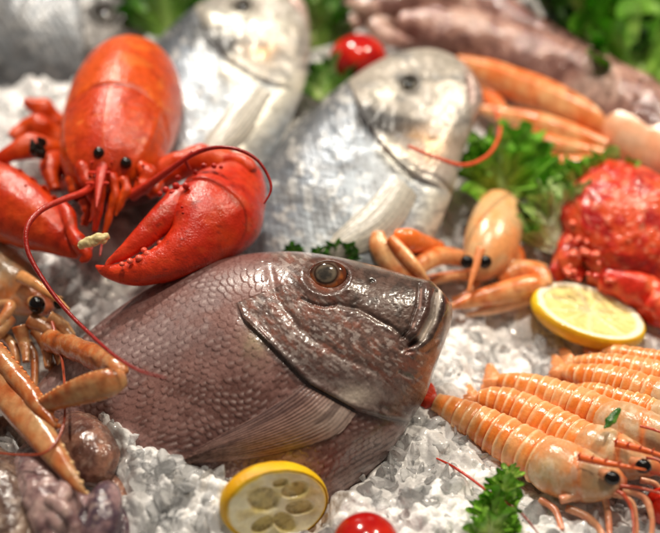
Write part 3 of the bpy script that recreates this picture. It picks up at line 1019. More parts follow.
    def pcol(s, a, v):
        c = lobcol(-0.25, 0.30, 12)(s, a, v)
        n = fbm(v * 1.1, 4, 5)
        c = mix(c, lin(176, 74, 44), 0.5 * smooth(0.1, 0.55, n) * smooth(0.7, 0.4, s))
        c = mix(c, lin(226, 66, 30), 0.5 * smooth(0.5, 0.8, s))
        sp = smooth(0.62, 0.7, vnoise(v * 5.0, 44))
        return mix(c, lin(110, 20, 16), 0.6 * sp)
    palm = limb(L([(246, 165, 7.0, 8, 0.8), (244, 172, 7.0, 20, 0.75), (236, 188, 6.9, 33, 0.72), (222, 208, 6.7, 46, 0.66), (207, 228, 6.5, 43, 0.66), (192, 246, 6.2, 29, 0.75), (172, 260, 5.9, 21, 0.85), (148, 269, 5.7, 16.5, 0.9), (124, 273, 5.6, 11, 0.95), (106, 271, 5.6, 6, 1), (96, 266, 5.7, 1.5, 1)], 'lob'), 110, 60, mod=pmod, col=pcol, noise=(0.05, 0.6, 4))
    claw = t.part('claw', palm, M['lobster'])
    dac = limb(L([(196, 196, 7.6, 8, 0.9), (186, 200, 7.6, 17, 0.8), (173, 212, 7.4, 17, 0.85), (156, 227, 7.0, 14.5, 0.9), (139, 241, 6.6, 11.5, 0.95), (122, 254, 6.2, 7.5, 1), (111, 261, 6.0, 4, 1), (105, 267, 5.9, 1, 1)], 'lob'), 70, 32, col=pcol, noise=(0.04, 0.9, 6))
    t.part('finger', dac, M['lobster'], parent=claw)
    th_ = Geo()
    for x_, y_, r in ((183, 238, 4.5), (174, 242, 4.0), (166, 247, 4.2), (157, 250, 3.6), (148, 254, 3.4), (139, 258, 3), (130, 261, 2.6), (178, 233, 3), (160, 243, 2.6), (144, 250, 2.4), (122, 264, 2.2)):
        p = atl(x_, y_, 6.6)
        k = 1.35 * r / pxs(p)
        th_.join(ball(p, (k, k, k * 0.8), n=12, m=10, col=lin(226, 92, 70)))
    t.part('claw_teeth', th_, M['lobster'], parent=claw)
    kn = Geo()
    for x_, y_, h_, r in ((204, 166, 9.2, 4), (214, 166, 9.2, 4), (221, 167, 9.2, 3), (186, 186, 8.9, 5), (176, 186, 8.6, 5), (166, 190, 8.2, 5), (160, 194, 8, 4), (172, 193, 8.4, 4), (182, 207, 9.1, 2.0), (183, 213, 9.1, 2.0), (178, 178, 8.4, 4), (195, 172, 8.9, 3.5)):
        p = atl(x_, y_, h_)
        k = 0.75 * r / pxs(p)
        kn.join(ball(p, (k, k * 0.9, k), n=12, m=10, col=lin(190, 40, 26)))
    t.part('claw_hinge', limb(L([(224, 160, 8.0, 5, 0.9), (236, 161, 8.0, 9, 0.8), (247, 166, 8, 9, 0.8), (252, 172, 7.8, 6, 0.9)], 'lob'), 20, 16, col=lobcol(-0.1, 0.25)), M['lobster'], parent=claw)
    t.part('claw_knobs', kn, M['lobster'], parent=claw)
    t.part('claw_arm', limb(L([(150, 180, 6.4, 14, 0.8), (176, 168, 7.0, 14, 0.8), (202, 160, 7.4, 15, 0.8), (220, 163, 7.2, 16, 0.8), (240, 170, 7.0, 12, 0.8)], 'lob'), 40, 24, col=lobcol(0.1, 0.4, 15), noise=(0.15, 0.8, 7)), M['lobster'])
    # left claw running out of the frame
    lc = limb(L([(-70, 182, 5.5, 30, 0.7), (-30, 190, 5.7, 36, 0.7), (0, 203, 5.8, 38, 0.68), (28, 218, 5.7, 32, 0.7), (52, 232, 5.4, 24, 0.75), (70, 247, 5.0, 13, 0.85), (78, 256, 4.8, 4, 0.9)], 'lob'), 80, 48, col=lobcol(-0.05, 0.32, 22), mod=lambda s, a: 1 + 0.05 * np.exp(-((a - 1.9) / 0.18) ** 2), noise=(0.08, 0.5, 9))
    lco = t.part('claw', lc, M['lobster'])
    t.part('finger', limb(L([(62, 206, 6.6, 6, 0.9), (68, 216, 6.4, 8, 0.9), (72, 232, 6.0, 7, 0.9), (80, 244, 5.6, 9, 0.9), (86, 256, 5.2, 6, 0.9), (80, 262, 5, 2, 1)], 'lob'), 36, 18, col=lobcol(-0.1, 0.25, 31), noise=(0.06, 1.2, 2)), M['lobster'], parent=lco)
    sp = Geo()
    for x_, y_, h_, r in ((8, 168, 7.2, 6), (20, 174, 7.2, 6), (32, 182, 7.0, 6), (44, 190, 6.9, 6), (54, 200, 6.6, 5.5), (-6, 164, 7.2, 5), (26, 188, 7.3, 4), (62, 212, 6.4, 5)):
        p = atl(x_, y_, h_)
        k = r / pxs(p)
        sp.join(limb([(*(p + np.array((0, 0, -k * 1.4))), k, k), (*p, k * 0.8, k * 0.8), (*(p + np.array((k * 0.3, -k * 0.6, k * 1.4))), k * 0.1, k * 0.1)], 12, 10, col=lobcol(0, 0.2, 40)))
    t.part('claw_spines', sp, M['lobster'], parent=lco)
    # walking legs and arm at the left
    for rws in ([(60, 128, 5.5, 10), (46, 112, 6.6, 12), (32, 104, 7.2, 8), (24, 100, 7.6, 2.5)], [(64, 146, 5.4, 10), (44, 130, 6.6, 13), (28, 128, 6.8, 11), (14, 140, 6.4, 7)], [(70, 160, 5.2, 9), (50, 150, 6.6, 12), (30, 146, 7.0, 12), (8, 156, 6.8, 9), (-10, 165, 6, 7)],
                [(74, 172, 5.2, 8), (56, 160, 6.6, 9), (50, 172, 6.6, 9), (54, 190, 6.0, 5)], [(80, 150, 6, 9), (66, 168, 6.0, 10), (62, 184, 5.6, 8)], [(172, 150, 4.8, 9), (186, 154, 5.2, 8), (200, 158, 5.0, 6)]):
        t.part('leg', limb(L([(*r, 0.85) for r in rws], 'lob'), 36, 18, mod=lambda s, a: 1 + 0.10 * np.sin(s * 14), col=lobcol(0.15, 0.45, int(rws[0][0])), noise=(0.1, 1.0, 5)), M['lobster'])
    dk = Geo()
    for k in range(26):
        p = atl(38 + random.uniform(-6, 6), 148 + random.uniform(-8, 8), 8.2 + random.uniform(-0.2, 0.3))
        dk.join(ball(p, (0.10 + 0.14 * random.random(), 0.12, 0.34), n=8, m=6, col=lin(26, 24, 18)))
    t.part('leg_joint_tuft', dk, M['crumb'], label='blackish tuft on a leg joint')


lobster()
cr = limb(L([(78, 246, 7.0, 2.5, 0.6), (86, 242, 7.2, 5, 0.5), (96, 240, 7.3, 6, 0.5), (105, 238, 7.3, 5.5, 0.5), (110, 238, 7.2, 1.5, 0.5)], 'lob'), 40, 24, col=lin(222, 204, 150), noise=(0.13, 2.6, 6))
single('food_scrap', cr, M['crumb'], 'pale yellow scrap lying on the tip of the lobster claw', 'scrap')

# ------------------------------------------------------------------ langoustines
PO, PP, PT = lin(222, 122, 44), lin(246, 186, 116), lin(206, 160, 108)


def abdomen_mod(nseg, ridge):
    def f(s, a):
        p = (s + 0.025 * np.sin(s * 9 + ridge)) * nseg
        fr = p - np.floor(p)
        f2 = 2 * p - np.floor(2 * p)
        saw = 0.030 * (1 - fr) + 0.045 * np.exp(-(fr / 0.10) ** 2) - 0.035 * np.exp(-((fr - 0.96) / 0.05) ** 2)
        r = 0.030 * np.exp(-((f2 - 0.12) / 0.12) ** 2) - 0.022 * np.exp(-((f2 - 0.93) / 0.07) ** 2)
        fringe = 0.10 * np.abs(np.sin(p * math.pi)) ** 0.7 * np.clip(-np.cos(a - 0.2) * 1.0, 0, 1) ** 3
        return 0.97 + saw + r + fringe
    return f


def abdomen_col(nseg, seed, pale=0.0):
    def f(s, a, v):
        p = (s + 0.025 * np.sin(s * 9 + seed)) * nseg
        fr = p - np.floor(p)
        n = fbm(v * 0.9, 4, seed)
        n2 = fbm(v * 3.0, 3, seed + 2)
        c = mix(PO, lin(232, 150, 78), smooth(-0.4, 0.5, n))
        f2 = 2 * p - np.floor(2 * p)
        c = mix(c, lin(222, 112, 44), 0.55 * smooth(0.55, 0.95, f2))
        c = mix(c, lin(252, 220, 176), 0.7 * np.exp(-((f2 - 0.14) / 0.13) ** 2) * (0.6 + 0.4 * smooth(-0.3, 0.3, n2)))
        c = mix(c, lin(176, 74, 34), 0.6 * np.exp(-((fr - 0.97) / 0.03) ** 2))
        c = mix(c, lin(222, 168, 120), 0.35 * smooth(0.1, 0.6, n))
        side = np.clip(-np.cos(a - 0.2), 0, 1) ** 2
        c = mix(c, lin(222, 176, 132), 0.5 * side)
        return mix(c, PT, pale)
    return f


def carap_col(seed, tan=0.8):
    def f(s, a, v):
        n = fbm(v * 0.7, 4, seed)
        n2 = fbm(v * 2.6, 3, seed + 5)
        c = mix(PO, lin(196, 164, 124), np.clip(tan + 0.5 * n, 0, 1))
        c = mix(c, lin(226, 124, 58), 0.8 * np.exp(-((s - 0.52 - 0.05 * np.cos(a)) / 0.035) ** 2))
        c = mix(c, lin(220, 130, 70), 0.6 * np.exp(-((s - 0.03) / 0.04) ** 2))
        c = mix(c, lin(224, 208, 184), 0.4 * smooth(0.1, 0.5, n2))
        c = mix(c, lin(150, 130, 116), 0.35 * smooth(0.2, 0.6, n) * (s > 0.55))
        return mix(c, lin(222, 96, 40), 0.7 * smooth(0.84, 0.97, s))
    return f


ROWGROUP = 'langoustines laid in a row at the right'


def row_langoustine(label, abd, car, eye=None, ros=None, seed=1, tailcol=None, legs=(), antenna=(), nseg=6):
    t = Thing('langoustine', label, 'langoustine', G(abd[2][0], abd[2][1], 0.2), ROWGROUP)
    ab = t.part('abdomen', limb(L([(q[0], q[1], q[2], q[3] * 0.93, q[4]) for q in abd]), 190, 40, mod=abdomen_mod(nseg, seed), col=abdomen_col(nseg, seed), noise=(0.03, 1.2, seed)), M['prawn'])
    # tail fan
    x0, y0, h0 = abd[0][:3]
    dx, dy = abd[0][0] - abd[1][0], abd[0][1] - abd[1][1]
    l = math.hypot(dx, dy)
    dx, dy = dx / l, dy / l
    fan = Geo()
    for k in (-1, -0.45, 0.1, 0.6, 1.1):
        ex, ey = x0 + dx * 17 - dy * 9 * k, y0 + dy * 17 + dx * 9 * k
        fan.join(limb(L([(x0, y0, h0, 4, 0.6), ((x0 + ex) / 2, (y0 + ey) / 2, h0 - 0.1, 6.0, 0.3), (ex - dx * 3, ey - dy * 3, max(0.3, h0 - 0.4), 5.5, 0.2), (ex, ey, max(0.2, h0 - 0.5), 2.5, 0.2)]), 18, 14, col=tailcol if tailcol is not None else lin(228, 150, 96), noise=(0.03, 2, 3)))
    t.part('tail_fan', fan, M['prawn'])

    def cm(s, a):
        return 1 + 0.05 * np.exp(-((s - 0.02) / 0.03) ** 2) - 0.05 * np.exp(-((s - 0.52 - 0.05 * np.cos(a)) / 0.02) ** 2) + 0.02 * np.exp(-((a - math.pi / 2) / 0.1) ** 2)
    t.part('carapace', limb(L(car), 90, 44, mod=cm, col=carap_col(seed), noise=(0.05, 0.8, seed)), M['prawn'])
    if ros:
        r = limb(L(ros), 30, 12, col=lin(222, 104, 46))
        for i in range(5):
            k = i / 5
            x_ = ros[0][0] * (1 - k) + ros[-1][0] * k
            y_ = ros[0][1] * (1 - k) + ros[-1][1] * k
            r.join(limb(L([(x_, y_ - 1, ros[0][2] + 0.15, 1.5, 1), (x_ + 3, y_ - 5, ros[0][2] + 0.45, 0.3, 1)]), 6, 8, col=lin(200, 70, 34)))
        t.part('rostrum', r, M['prawn'])
    for e in eye or ():
        p = G(*e[:3])
        k = 0.82 * e[3] / pxs(p)
        t.part('eye', ball(p, (k * 1.15, k, k * 0.95), frame_to_cam(p), 28, 20, lin(16, 10, 9)), M['eye'])
        t.part('eye_stalk', limb([(*(p + np.array((-0.55, 0.5, -0.1))), k * 0.55, k * 0.5), (*(p + np.array((-0.1, 0.12, 0))), k * 0.95, k * 0.85)], 10, 14, col=lin(196, 130, 90)), M['prawn'])
    for l_ in legs:
        t.part('leg', limb(L([(r[0], r[1], r[2], r[3] * 0.72, 0.85) for r in l_]), 40, 14, col=lambda s, a, v: mix(lin(222, 160, 120), lin(206, 130, 96), smooth(-0.3, 0.5, fbm(v * 1.5, 3, 3))), mod=lambda s, a: 1 + 0.06 * np.sin(s * 18)), M['prawn'])
    for a_ in antenna:
        t.part('antenna', limb(L([(*r, 1) for r in a_]), 70, 8, col=lin(196, 84, 56)), M['prawn'])
    return t


row_langoustine('front langoustine of the row nearest the lettuce sprig, whole head and black eye showing',
                [(436, 402, 0.8, 9, 0.8), (456, 412, 1.1, 15, 0.85), (480, 425, 1.4, 20, 0.9), (508, 441, 1.6, 23.5, 0.9), (536, 457, 1.8, 26, 0.9), (556, 468, 1.9, 27, 0.9)],
                [(538, 458, 1.9, 22, 0.9), (552, 465, 2.0, 28, 0.9), (575, 474, 2.0, 28, 0.85), (596, 479, 2.0, 23, 0.85), (612, 481, 2.0, 17, 0.85), (626, 484, 1.9, 7, 0.8)],
                [(612, 478, 3.2, 9)], [(578, 457, 3.7, 4, 0.6), (600, 462, 3.6, 3.6, 0.6), (622, 466, 3.5, 2.4, 0.7), (646, 470, 3.4, 0.8, 1)], 3, lin(214, 62, 36),
                legs=[[(560, 500, 1.4, 6), (585, 494, 1.6, 6.5), (601, 492, 1.7, 6), (607, 508, 1.1, 5), (610, 540, 0.5, 4)], [(566, 508, 0.8, 5), (585, 516, 0.7, 6), (600, 530, 0.4, 5), (606, 548, 0.2, 4)], [(612, 494, 1.8, 4), (630, 500, 1.8, 3.5), (636, 516, 1.4, 3), (637, 545, 0.8, 2.5)],
                      [(622, 490, 2.0, 4), (644, 498, 1.8, 5), (652, 520, 1.4, 4), (650, 545, 0.8, 3)], [(540, 500, 0.6, 5), (555, 510, 0.6, 5), (562, 530, 0.4, 4)]],
                antenna=[[(620, 486, 2.2, 2), (640, 488, 2.2, 1.6), (662, 494, 2.2, 1.2), (690, 505, 2, 0.8)], [(612, 490, 1.9, 3), (624, 496, 1.9, 2.5), (632, 512, 1.6, 1.6), (634, 545, 1.2, 1.2)]])
row_langoustine('second langoustine of the row, between the front one and the one with green scrap',
                [(478, 399, 0.9, 9, 0.8), (498, 402, 1.3, 16, 0.85), (522, 412, 1.6, 20, 0.9), (550, 427, 1.8, 22, 0.9), (576, 441, 2.0, 23, 0.9), (592, 449, 2.0, 22, 0.9)],
                [(578, 442, 2.0, 17, 0.9), (592, 448, 2.1, 25, 0.9), (612, 455, 2.2, 25, 0.85), (632, 461, 2.2, 20, 0.85), (648, 466, 2.2, 12, 0.85), (660, 470, 2.1, 5, 0.8)],
                [(643, 466, 3.2, 9)], [(615, 443, 3.7, 4, 0.6), (636, 448, 3.7, 3.6, 0.6), (656, 454, 3.6, 2.4, 0.7), (676, 460, 3.5, 0.8, 1)], 5,
                legs=[[(640, 480, 1.8, 5), (655, 484, 1.8, 4), (668, 500, 1.4, 4)]],
                antenna=[[(650, 472, 2.6, 2), (672, 478, 2.6, 1.4), (700, 490, 2.4, 1)], [(646, 458, 3.2, 1.6), (658, 460, 3.2, 1.5), (678, 472, 3, 1.2)]])
row_langoustine('third langoustine of the row, the one carrying a small green scrap',
                [(500, 381, 1.0, 8, 0.8), (520, 386, 1.5, 14, 0.85), (545, 394, 1.8, 18, 0.9), (572, 404, 2.0, 20, 0.9), (598, 415, 2.2, 21, 0.9), (616, 422, 2.2, 20, 0.9)],
                [(602, 416, 2.2, 16, 0.9), (616, 423, 2.3, 23, 0.9), (640, 432, 2.4, 24, 0.85), (664, 441, 2.4, 20, 0.85), (690, 452, 2.3, 6, 0.85)], seed=8,
                antenna=[[(640, 426, 3.9, 1.4), (655, 430, 3.9, 1.5), (676, 438, 3.7, 1.2)]])
row_langoustine('fourth langoustine of the row, mostly hidden behind the one with the green scrap',
                [(575, 388, 1.0, 8, 0.8), (596, 394, 1.7, 13, 0.9), (618, 401, 2.0, 15, 0.9), (640, 409, 2.2, 17, 0.9), (664, 418, 2.2, 17, 0.9)],
                [(650, 412, 2.2, 14, 0.9), (668, 419, 2.3, 19, 0.9), (700, 432, 2.4, 18, 0.85), (724, 440, 2.3, 6, 0.85)], seed=11)
row_langoustine('fifth langoustine of the row, its long ringed tail just behind the two nearest tails',
                [(566, 372, 1.2, 8, 0.8), (584, 376, 1.7, 13, 0.9), (606, 381, 2.1, 17, 0.9), (632, 389, 2.4, 19, 0.9), (662, 399, 2.5, 20, 0.9)],
                [(652, 395, 2.5, 17, 0.9), (672, 402, 2.5, 22, 0.9), (704, 414, 2.5, 20, 0.85), (730, 424, 2.4, 6, 0.85)], seed=14)
row_langoustine('sixth langoustine of the row, below the back lemon and second from the far end',
                [(576, 363, 1.2, 7, 0.8), (596, 364, 1.8, 11, 0.9), (620, 368, 2.3, 14, 0.9), (646, 374, 2.6, 16, 0.9), (676, 382, 2.7, 16, 0.9)],
                [(664, 379, 2.6, 14, 0.9), (684, 385, 2.7, 18, 0.9), (716, 396, 2.6, 16, 0.85), (740, 404, 2.5, 5, 0.85)], seed=17)
row_langoustine('farthest langoustine of the row, next to the back lemon slice',
                [(600, 353, 1.2, 6, 0.8), (618, 354, 1.7, 9, 0.9), (640, 358, 2.2, 11, 0.9), (664, 363, 2.5, 12, 0.9), (690, 369, 2.6, 12, 0.9)],
                [(680, 366, 2.6, 11, 0.9), (696, 371, 2.6, 14, 0.9), (722, 380, 2.6, 12, 0.85), (744, 388, 2.5, 4, 0.85)], seed=20)


def claw_col(seed, orange=0.5, k=1.0):  # k darkens the shell colour, painting in the shade of the left corner
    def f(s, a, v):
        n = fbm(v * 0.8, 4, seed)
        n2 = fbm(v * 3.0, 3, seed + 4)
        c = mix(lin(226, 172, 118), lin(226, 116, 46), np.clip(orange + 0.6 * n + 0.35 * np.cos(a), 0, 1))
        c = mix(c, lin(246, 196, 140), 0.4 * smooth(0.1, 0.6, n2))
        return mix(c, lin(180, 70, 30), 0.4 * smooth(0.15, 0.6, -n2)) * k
    return f


def nubs(rows, k, r, seed, col, side=1.0):
    P = catmull(np.asarray(L(rows)), k)
    g = Geo()
    T = nrm(np.gradient(P[:, :3], axis=0))
    for i in range(k):
        V = nrm(CAM - P[i, :3])
        Sd = nrm(np.cross(T[i], V))
        c = P[i, :3] + Sd * P[i, 3] * 0.85 * side + V * P[i, 4] * 0.45
        g.join(ball(c, r * (0.8 + 0.4 * random.random()), n=10, m=8, col=col))
    return g


def left_langoustine():
    t = Thing('langoustine', 'langoustine at the left edge with black eyes and long folded orange claws', 'langoustine', G(20, 300, 0.2))
    t.part('carapace', limb(L([(-90, 222, 3.2, 30, 0.9), (-55, 236, 3.4, 34, 0.9), (-20, 260, 3.6, 35, 0.9), (5, 280, 3.7, 31, 0.9), (24, 294, 3.7, 24, 0.9), (40, 304, 3.6, 14, 0.9), (50, 311, 3.5, 6, 0.9)]), 80, 44, mod=lambda s, a: 1 - 0.04 * np.exp(-((s - 0.55) / 0.02) ** 2) + 0.03 * np.exp(-((s - 0.82) / 0.05) ** 2) * np.sin(3 * a), col=carap_col(41, 0.75), noise=(0.1, 0.8, 3)), M['prawn'])
    t.part('rostrum', limb(L([(20, 276, 5.6, 7, 0.6), (38, 286, 5.5, 5, 0.6), (58, 300, 5.2, 3, 0.8), (70, 310, 4.9, 0.8, 1)]), 26, 12, col=lin(214, 150, 92)), M['prawn'])
    for ex, ey, r in ((37, 305, 8.5), (59, 303, 6)):
        p = G(ex, ey, 4.9)
        k = r / pxs(p)
        so = t.part('eye_stalk', limb([(*(p + np.array((-0.5, 0.6, -0.2))), k * 0.6, k * 0.6), (*(p + np.array((-0.05, 0.15, 0))), k * 0.95, k * 0.95)], 10, 14, col=lin(206, 150, 96)), M['prawn'])
        t.part('eye', ball(p, (k * 0.95, k * 1.1, k), frame_to_cam(p), 28, 20, lin(18, 12, 10)), M['eye'], parent=so)
    mp = Geo()
    for rws in ([(30, 320, 4.0, 9), (46, 328, 3.8, 8), (58, 338, 3.4, 6)], [(48, 318, 4.2, 8), (62, 326, 3.8, 7), (72, 338, 3.4, 5)], [(10, 318, 3.6, 8), (0, 330, 3.4, 7), (-12, 345, 3, 5)], [(20, 326, 3.8, 8), (24, 342, 3.2, 6), (26, 362, 2.6, 4)], [(36, 330, 3.6, 7), (46, 346, 3.2, 6), (48, 368, 2.6, 3.5)], [(52, 336, 3.4, 7), (58, 352, 3.0, 5), (60, 366, 2.6, 3)]):
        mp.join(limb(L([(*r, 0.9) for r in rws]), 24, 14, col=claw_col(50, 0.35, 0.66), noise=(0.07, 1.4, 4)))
    t.part('mouth_parts', mp, M['prawn'])
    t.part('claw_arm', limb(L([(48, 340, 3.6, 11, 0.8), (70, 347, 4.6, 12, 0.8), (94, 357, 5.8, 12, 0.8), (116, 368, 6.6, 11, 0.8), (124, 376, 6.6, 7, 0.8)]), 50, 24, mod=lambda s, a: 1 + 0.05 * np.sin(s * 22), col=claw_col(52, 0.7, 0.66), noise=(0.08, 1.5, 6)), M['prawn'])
    r1 = [(124, 379, 6.6, 7, 0.8), (112, 382, 6.7, 14, 0.75), (90, 388, 6.4, 15, 0.7), (66, 396, 5.8, 12, 0.7), (44, 405, 5.0, 8, 0.7), (30, 410, 4.6, 3, 0.8)]
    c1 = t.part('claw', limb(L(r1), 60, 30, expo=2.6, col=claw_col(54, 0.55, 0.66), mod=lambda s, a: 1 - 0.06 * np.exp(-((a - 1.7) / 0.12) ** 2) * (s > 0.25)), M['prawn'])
    t.part('claw_teeth', nubs(r1, 22, 0.13, 3, lin(240, 170, 110), 1).join(nubs(r1, 20, 0.11, 3, lin(214, 110, 50), -1)), M['prawn'], parent=c1)
    r2 = [(-40, 330, 3.4, 14, 0.8), (-12, 366, 4.0, 18, 0.8), (14, 400, 4.2, 18, 0.75), (40, 434, 4.2, 15, 0.75), (62, 464, 3.9, 10, 0.75), (78, 486, 3.5, 5, 0.8), (86, 494, 3.2, 1.5, 0.8)]
    c2 = t.part('claw', limb(L(r2), 70, 30, expo=2.5, col=claw_col(57, 0.45, 0.66)), M['prawn'])
    r3 = [(-30, 322, 4.2, 9, 0.9), (-4, 352, 4.8, 10, 0.9), (22, 384, 5.0, 10, 0.9), (44, 412, 4.8, 8, 0.9), (56, 428, 4.5, 4, 0.9)]
    t.part('finger', limb(L(r3), 50, 22, col=claw_col(59, 0.75, 0.66), noise=(0.05, 1.5, 2)), M['prawn'], parent=c2)
    t.part('claw_teeth', nubs(r2, 26, 0.12, 4, lin(236, 190, 140), -1).join(nubs(r3, 24, 0.12, 4, lin(228, 130, 66), -1)), M['prawn'], parent=c2)
    for rws in ([(-5, 330, 2.6, 5), (14, 348, 2.6, 5), (16, 380, 1.6, 4)], [(22, 336, 2.8, 5), (34, 356, 2.4, 4.5), (34, 392, 1.4, 3.5)], [(40, 340, 2.8, 4), (50, 360, 2.4, 4), (54, 384, 1.6, 3)], [(-12, 310, 3.6, 7), (10, 306, 4.2, 6), (-4, 328, 3.6, 5), (-20, 345, 3, 4)]):
        t.part('leg', limb(L([(*r, 0.9) for r in rws]), 36, 12, col=claw_col(61, 0.4, 0.66)), M['prawn'])
    t.part('antenna', limb(L([(52, 322, 4.4, 1.8, 1), (62, 360, 4.2, 1.6, 1), (65, 400, 4.8, 1.5, 1), (62, 430, 4.8, 1.5, 1), (46, 452, 4.6, 1.4, 1), (20, 455, 4.2, 1.3, 1), (-10, 452, 3.8, 1, 1)]), 90, 8, col=lin(160, 66, 38)), M['prawn'])


left_langoustine()


def mid_langoustine():
    t = Thing('langoustine', 'pale orange langoustine facing forward with bent claws behind the snapper mouth', 'langoustine', G(492, 250, 0.2))
    t.part('carapace', limb(L([(500, 196, 2.0, 8, 0.9), (499, 204, 2.2, 20, 0.9), (497, 218, 2.6, 26, 0.9), (493, 236, 2.8, 28, 0.9), (487, 254, 2.6, 25, 0.9), (480, 268, 2.4, 17, 0.9), (475, 276, 2.3, 8, 0.9)]), 60, 40, col=lambda s, a, v: mix(mix(lin(232, 160, 100), lin(214, 172, 124), smooth(-0.4, 0.4, fbm(v * 0.8, 3, 7))), lin(228, 128, 60), smooth(0.65, 0.3, s) * smooth(0.2, -0.5, np.sin(a)))), M['prawn'])
    t.part('rostrum', limb(L([(481, 248, 4.4, 5, 0.6), (475, 268, 3.9, 4, 0.7), (468, 292, 3.2, 1.2, 1)]), 20, 10, col=lin(226, 140, 86)), M['prawn'])
    for ex in (467, 485):
        p = G(ex, 262, 3.9)
        k = 7 / pxs(p)
        t.part('eye', ball(p, (k, k, k), frame_to_cam(p), 24, 16, lin(14, 10, 9)), M['eye'])
    t.part('claw_arm', limb(L([(496, 270, 1.6, 11, 0.8), (516, 262, 2.0, 9, 0.8), (512, 246, 3.0, 6, 0.8), (494, 250, 3.4, 4, 0.8)]), 36, 16, col=claw_col(70, 0.35)), M['prawn'])
    t.part('claw_arm', limb(L([(498, 280, 1.4, 10, 0.8), (520, 272, 1.8, 12, 0.8), (538, 276, 2.0, 12, 0.8), (544, 288, 1.9, 9, 0.8)]), 36, 18, col=claw_col(71, 0.6)), M['prawn'])
    c = t.part('claw', limb(L([(545, 286, 1.9, 9, 0.8), (528, 287, 2.0, 12, 0.8), (502, 293, 2.0, 11, 0.8), (474, 300, 1.8, 8, 0.8), (450, 307, 1.5, 3, 0.8)]), 46, 22, col=claw_col(72, 0.65)), M['prawn'])
    t.part('finger', limb(L([(538, 298, 1.3, 5, 0.8), (516, 303, 1.2, 6, 0.8), (490, 310, 1.1, 5, 0.8), (466, 315, 1.0, 1.5, 0.8)]), 36, 16, col=lin(238, 190, 150)), M['prawn'], parent=c)
    t.part('claw_arm', limb(L([(470, 262, 1.6, 8, 0.8), (450, 256, 2.4, 9, 0.8), (432, 258, 3.2, 10, 0.8), (416, 268, 3.6, 9, 0.8)]), 36, 18, col=claw_col(73, 0.5)), M['prawn'])
    t.part('claw_arm', limb(L([(440, 248, 2.4, 7, 0.8), (422, 244, 3.8, 10, 0.8), (408, 240, 5.0, 12, 0.8), (394, 236, 5.2, 7, 0.8)]), 36, 18, col=lin(238, 118, 44)), M['prawn'])
    c = t.part('claw', limb(L([(378, 232, 5.2, 6, 0.8), (380, 246, 5.0, 11, 0.8), (392, 262, 4.6, 13, 0.8), (408, 278, 4.0, 11, 0.8), (424, 292, 3.4, 4, 0.8)]), 46, 22, col=claw_col(74, 0.25)), M['prawn'])
    t.part('finger', limb(L([(390, 238, 5.8, 5, 0.8), (402, 252, 5.4, 7, 0.8), (416, 268, 4.8, 6, 0.8), (430, 284, 4, 1.5, 0.8)]), 36, 16, col=claw_col(75, 0.55)), M['prawn'], parent=c)
    for rws in ([(470, 276, 1.4, 5), (452, 276, 1.6, 5), (430, 282, 1.2, 4)], [(478, 282, 1.4, 4), (466, 296, 1.2, 4), (452, 300, 0.8, 3)], [(505, 276, 1.2, 5), (530, 266, 1.6, 5), (545, 268, 1.2, 4)]):
        t.part('leg', limb(L([(*r, 0.9) for r in rws]), 26, 12, col=claw_col(76, 0.35)), M['prawn'])
    t.part('antenna', limb(L([(472, 270, 3.0, 1.4, 1), (440, 274, 3.0, 1.2, 1), (420, 278, 2.8, 1.0, 1)]), 30, 8, col=lin(228, 130, 80)), M['prawn'])


mid_langoustine()


def back_langoustine(label, car, claws, arms, seed, antenna=()):
    t = Thing('langoustine', label, 'langoustine', G(car[1][0], car[1][1], 0.2))
    t.part('carapace', limb(L(car), 50, 30, col=lambda s, a, v: mix(lin(236, 170, 130), lin(240, 196, 164), smooth(-0.4, 0.4, fbm(v * 0.6, 3, seed)))), M['prawn'])
    for r in claws:
        t.part('claw', limb(L(r), 50, 20, col=claw_col(seed, 0.5), mod=lambda s, a: 1 - 0.1 * np.exp(-((a - 1.5) / 0.2) ** 2)), M['prawn'])
    for r in arms:
        t.part('claw_arm', limb(L(r), 40, 18, col=lambda s, a, v: mix(lin(236, 116, 48), lin(234, 150, 96), smooth(-0.3, 0.5, fbm(v * 0.8, 3, seed)))), M['prawn'])
    for r in antenna:
        t.part('antenna', limb(L(r), 60, 8, col=lin(214, 86, 50)), M['prawn'])


back_langoustine('pink orange langoustine with long claws reaching across behind the crab, under the squid',
                 [(590, 118, 3.0, 14, 0.9), (618, 128, 3.2, 28, 0.9), (650, 142, 3.4, 34, 0.9), (690, 160, 3.4, 34, 0.9), (730, 176, 3.0, 12, 0.9)],
                 [[(612, 130, 3.4, 16, 0.8), (570, 108, 3.8, 17, 0.8), (530, 90, 4.0, 17, 0.8), (490, 74, 3.8, 14, 0.8), (456, 60, 3.2, 5, 0.8)],
                  [(606, 148, 3.0, 9, 0.8), (575, 138, 3.2, 13, 0.8), (540, 125, 3.4, 12, 0.8), (505, 116, 3.2, 9, 0.8), (478, 108, 2.8, 3, 0.8)],
                  [(604, 156, 2.6, 8, 0.8), (570, 150, 2.8, 10, 0.8), (535, 140, 2.8, 9, 0.8), (508, 128, 2.6, 3, 0.8)]],
                 [[(474, 78, 2.6, 8, 0.8), (490, 96, 2.8, 9, 0.8), (500, 112, 2.8, 8, 0.8), (508, 130, 2.4, 6, 0.8)],
                  [(470, 56, 3.0, 6, 0.8), (446, 46, 3.2, 7, 0.8), (420, 34, 3.2, 5, 0.8)],
                  [(530, 160, 1.6, 8, 0.8), (556, 164, 1.8, 12, 0.8), (590, 168, 2.0, 12, 0.8), (620, 172, 2.0, 8, 0.8)]], 81,
                 [[(408, 146, 6.4, 1.6, 1), (432, 156, 6.6, 1.8, 1), (462, 165, 6.4, 2.0, 1), (484, 158, 6, 2.0, 1), (496, 144, 5.4, 2, 1), (500, 126, 4.6, 2, 1), (494, 106, 3.8, 2, 1)]])

